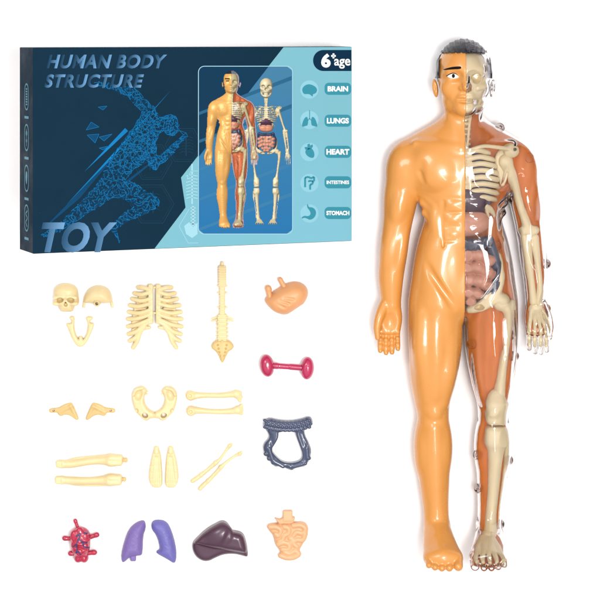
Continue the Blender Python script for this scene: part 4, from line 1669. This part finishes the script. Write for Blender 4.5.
def panel_col(p):
    t = (p[1] - 66) / 168
    c = np.array((74, 132, 166)) * (1 - t) + np.array((44, 120, 176)) * t
    return c


# fine grid so that the printed fade has somewhere to sit
NX, NY = 2, 24
inner = [(p[0], p[1]) for p in rr]
pol = Ink(.24)
yv = np.linspace(66.2, 234, 40)
def xr(y):
    e = 6 - min(y - 66.2, 234 - y, 6)
    w = 6 - math.sqrt(max(36 - e * e, 0))
    return 198.3 + w, 292.4 - w


for i in range(39):
    l0, r0 = xr(yv[i]); l1, r1 = xr(yv[i + 1])
    i0 = len(pol.V)
    for p in ((l0, yv[i]), (r0, yv[i]), (r1, yv[i + 1]), (l1, yv[i + 1])):
        pol.V.append(pol.where(p)); pol.C.append(panel_col(p))
    pol.Fc.append((i0, i0 + 1, i0 + 2, i0 + 3))
pan = pol.build('picture_panel', M['print'], carton)
dk = Ink(.3)
pts = [p for p in rr if p[0] < 283.5 - (p[1] - 47) * .772]
pts2 = [(198.3, 157.3), (198.3, 72.2)] + [(198.3 + 6 - 6 * math.cos(math.radians(t)), 72.2 - 6 * math.sin(math.radians(t))) for t in (22, 45, 68)] + [(204.3, 66.2), (268.7, 66.2)]
dk.poly(pts2, (20, 60, 88)).build('dark_corner', M['print'], pan)
st = Ink(.34)
for c0 in (90, 118, 146, 176, 206):
    st.poly([(199, c0 + 22), (291.5, c0 - 14), (291.5, c0 - 10), (199, c0 + 25)], (62, 128, 172) if c0 > 130 else (46, 104, 140))
st.build('panel_stripes', M['print'], pan)
Ink(.36).path(rr, .7, True).build('panel_border', M['border'], pan)


def relief_print(name, H_, Cc, ox, oy, sc, lift, parent):
    """print a picture: H_ is the height map (nan = blank paper), Cc its ink colour"""
    gx = np.gradient(np.nan_to_num(H_, nan=0.0), axis=0); gy = np.gradient(np.nan_to_num(H_, nan=0.0), axis=1)
    N = np.stack([-gx, -gy, np.full(gx.shape, 2.2)], 2)
    N /= np.linalg.norm(N, axis=2, keepdims=True)
    return N


def paint(vols, step, x0, x1, y0, y1, fn):
    pass


STEP = 1.25
def sample_top(v, xs, ys):
    T = v.top()
    if v.lo[0] > -5 and xs.min() >= 0:
        xs = np.maximum(xs, 1.6)
    ix = np.clip(np.round((xs - v.lo[0]) / v.h).astype(int), -1, v.n[0])
    iy = np.clip(np.round((ys - v.lo[1]) / v.h).astype(int), -1, v.n[1])
    bad = (ix < 0) | (ix >= v.n[0]); bad_y = (iy < 0) | (iy >= v.n[1])
    out = T[np.clip(ix, 0, v.n[0] - 1)][:, np.clip(iy, 0, v.n[1] - 1)].copy()
    out[bad] = np.nan
    out[:, bad_y] = np.nan
    return out


def stack(parts, xs, ys, Hm, Cm):
    for v, rgb in parts:
        t = sample_top(v, xs, ys)
        m = ~np.isnan(t) & (np.isnan(Hm) | (t > Hm))
        Hm[m] = t[m]
        Cm[m] = rgb


def ink_shade(Hm, Cm, amb=.66, spec=.5):
    H0 = np.where(np.isnan(Hm), np.nanmin(Hm), Hm)
    Hs = H0.copy()
    for ax in (0, 1):
        Hs = (np.roll(Hs, 1, ax) + 2 * Hs + np.roll(Hs, -1, ax)) / 4
    gx = np.gradient(Hs, STEP, axis=0); gy = np.gradient(Hs, STEP, axis=1)
    N = np.stack([-gx, -gy, np.ones_like(gx)], 2)
    N /= np.linalg.norm(N, axis=2, keepdims=True)
    L = np.array([-.35, -.35, .87])
    d = np.clip(N @ L, 0, 1)
    Hh = L + np.array([0, 0, 1]); Hh /= np.linalg.norm(Hh)
    s_ = np.clip(N @ Hh, 0, 1) ** 40
    return np.clip(Cm * (amb + (1 - amb) * d)[..., None] + 255 * spec * s_[..., None] * .5, 0, 255)


def print_map(name, Hm, Cm, xs, ys, ox, oy, sc, lift, parent):
    ok = ~np.isnan(Hm)
    nx, ny = Hm.shape
    cell = ok[:-1, :-1] & ok[1:, :-1] & ok[1:, 1:] & ok[:-1, 1:]
    idx = np.full(Hm.shape, -1)
    use = np.zeros_like(ok)
    for a in (0, 1):
        for b in (0, 1):
            use[a:nx - 1 + a, b:ny - 1 + b] |= cell
    I = np.argwhere(use)
    idx[use] = np.arange(len(I))
    V = [fw(*on_front(ox + xs[i] * sc, oy + ys[j] * sc), lift) for i, j in I]
    e = np.argwhere(cell)
    Q = np.stack([idx[e[:, 0], e[:, 1]], idx[e[:, 0], e[:, 1] + 1], idx[e[:, 0] + 1, e[:, 1] + 1], idx[e[:, 0] + 1, e[:, 1]]], 1)
    me = mesh_np(name, np.array(V), Q, False)
    at = me.color_attributes.new('Print', 'FLOAT_COLOR', 'POINT')
    cols = np.array([[*(lin(Cm[i, j]) * .70), 1] for i, j in I], dtype=np.float32)
    at.data.foreach_set('color', cols.ravel())
    return link(name, me, M['print'], parent)


xs = np.arange(-92, 93, STEP); ys = np.arange(38, 566, STEP)
Hb = sample_top(full, np.abs(xs), ys)
Cb = np.zeros((*Hb.shape, 3))
Cb[:] = (238, 178, 100)
right = xs > 0
Cb[right] = (196, 122, 86)
hh = sample_top(hv.copy().i(hair_region), np.abs(xs), ys)
m = ~np.isnan(hh) & (hh > np.nan_to_num(Hb, nan=-9) - 4)
Hi = np.full(Hb.shape, np.nan); Ci = np.zeros_like(Cb)
stack([(back, (206, 104, 62))] + [(v, rgb) for v, rgb, _ in PARTS], xs, ys, Hi, Ci)
Si = ink_shade(np.where(np.isnan(Hi), 10, Hi), Ci, .6, .3)
shaded = ink_shade(Hb, Cb)
gl = ink_shade(Hb, np.zeros_like(Cb), .6, 1.0)
rm = right[:, None] & ~np.isnan(Hi)
shaded[rm] = np.clip(Si[rm] * .92 + gl[rm] * .6, 0, 255)
rim = right[:, None] & np.isnan(Hi) & ~np.isnan(Hb)
shaded[rim] = np.clip(np.array((170, 150, 160)) + gl[rim] * .6, 0, 255)
shaded[m & ~right[:, None]] = (44, 46, 54)
shaded[m & right[:, None]] = (110, 112, 124)
# eye, brow
for (x0, x1, y0, y1), c in (((-22, -5, 66, 69.5), (40, 32, 28)), ((-18, -7, 73, 78), (60, 48, 42))):
    shaded[np.ix_((xs > x0) & (xs < x1), (ys > y0) & (ys < y1))] = c
SCL = 161.5 / 532
figp = print_map('printed_figure', Hb, shaded, xs, ys, 231.2, 70.2 - 40 * SCL, SCL, .42, pan)

# printed skeleton: the bones mirrored to both sides
Hk = np.full(Hb.shape, np.nan); Ck = np.zeros_like(Cb)
for v, rgb, sk in PARTS:
    if not sk:
        continue
    organ = rgb != BC
    t = sample_top(v, np.abs(xs), ys)
    mk = ~np.isnan(t) & (np.isnan(Hk) | (t > Hk))
    Hk[mk] = t[mk]
    Ck[mk] = (236, 220, 178) if not organ else rgb
sk = ink_shade(Hk, Ck, .5, .3)
S2 = 148.5 / 512
print_map('printed_skeleton', Hk, sk, xs, ys, 266.0, 77.5 - 46 * S2, S2, .40, pan)


# ---- tiny marks on the carton's side
def side_ink():
    k = Ink(.2)

    def sidew(p):
        return side(p[0], p[1], .2)
    k.where = sidew
    c = DEP * .46
    def ring(y0, y1, w, n=7):
        k.path(rrect(c - w, y0, c + w, y1, w, n), 1.5, True)
    ring(34, 58, 6)
    for i in range(7):
        k.poly([(c - 2.4, 38 + i * 2.4), (c + 2.4, 38 + i * 2.4), (c + 2.4, 39.4 + i * 2.4), (c - 2.4, 39.4 + i * 2.4)])
    for y in (64, 102, 140, 177):
        k.poly([(c - 7, y), (c + 7, y), (c + 7, y + 2.4), (c - 7, y + 2.4)])
    for y, s_ in ((72, 0), (110, 1), (147, 2)):
        ring(y, y + 24, 6.5)
        if s_ == 0:
            k.poly(circ(c, y + 8, 2.6)).poly(circ(c, y + 15, 2.0)).line((c, y + 4), (c, y + 20), 1.2)
        elif s_ == 1:
            k.poly(chaikin([(c - 3, y + 6), (c + 2, y + 5), (c + 4, y + 12), (c, y + 19), (c - 2, y + 14)], 2))
        else:
            k.path([(c - 3, y + 5), (c + 3, y + 8), (c - 3, y + 12), (c + 3, y + 16), (c - 2, y + 20)], 1.4)
    k.build('side_marks', M['side_ink'], carton)


side_ink()

# ================================================================= LIGHT AND CAMERA
world = bpy.data.worlds.new('World')
scene.world = world
world.use_nodes = True
bg = world.node_tree.nodes['Background']
bg.inputs['Color'].default_value = (0.985, 0.985, 1.0, 1)
bg.inputs['Strength'].default_value = 0.98
wn = world.node_tree
wt = wn.nodes.new('ShaderNodeTexCoord')           # a studio: bright ceiling, dark room round the table
ws = wn.nodes.new('ShaderNodeSeparateXYZ')
wr = wn.nodes.new('ShaderNodeValToRGB')
wr.color_ramp.elements[0].position = 0.10
wr.color_ramp.elements[0].color = (.06, .06, .07, 1)
wr.color_ramp.elements[1].position = 0.75
wr.color_ramp.elements[1].color = (.985, .985, 1.0, 1)
wn.links.new(wt.outputs['Generated'], ws.inputs[0])
wn.links.new(ws.outputs['Z'], wr.inputs['Fac'])
wn.links.new(wr.outputs['Color'], bg.inputs['Color'])


def lamp(name, px, py, pz, tx, ty, sx, sy, watts, col=(1, 1, 1)):
    l = bpy.data.lights.new(name, 'AREA')
    l.shape = 'RECTANGLE'
    l.size, l.size_y = sx, sy
    l.energy = watts
    l.color = col
    o = bpy.data.objects.new(name, l)
    COL.objects.link(o)
    p = Vector(((px - CX) * S, -(py - CY) * S, pz * S)); t = Vector(((tx - CX) * S, -(ty - CY) * S, 0))
    o.location = p
    o.rotation_euler = (t - p).to_track_quat('-Z', 'Y').to_euler()
    return o


lamp('softbox_key', 720, 180, 2150, 400, 300, .24, .36, 11.4, (1, .985, .96))
lamp('softbox_fill', -500, -500, 1900, 250, 300, .4, .4, 4.8, (.98, .99, 1))
lamp('strip_light', 640, 640, 2100, 460, 380, .07, .72, 4.2)

cam = bpy.data.cameras.new('camera')
cam.sensor_width = 36
cam.lens = F_PX / 600 * 36
cam.shift_x = 0
cam.shift_y = -(300 - CY) / 600
cam.clip_start = .05
cam.clip_end = 50
co = bpy.data.objects.new('camera', cam)
COL.objects.link(co)
co.location = (0, 0, F_PX * S)
scene.camera = co

scene.view_settings.view_transform = 'Standard'
scene.view_settings.look = 'None'
scene.view_settings.exposure = 0.0
scene.view_settings.gamma = 1.0
scene.cycles.max_bounces = 16
scene.cycles.transparent_max_bounces = 24
scene.cycles.use_denoising = True
scene.render.film_transparent = False
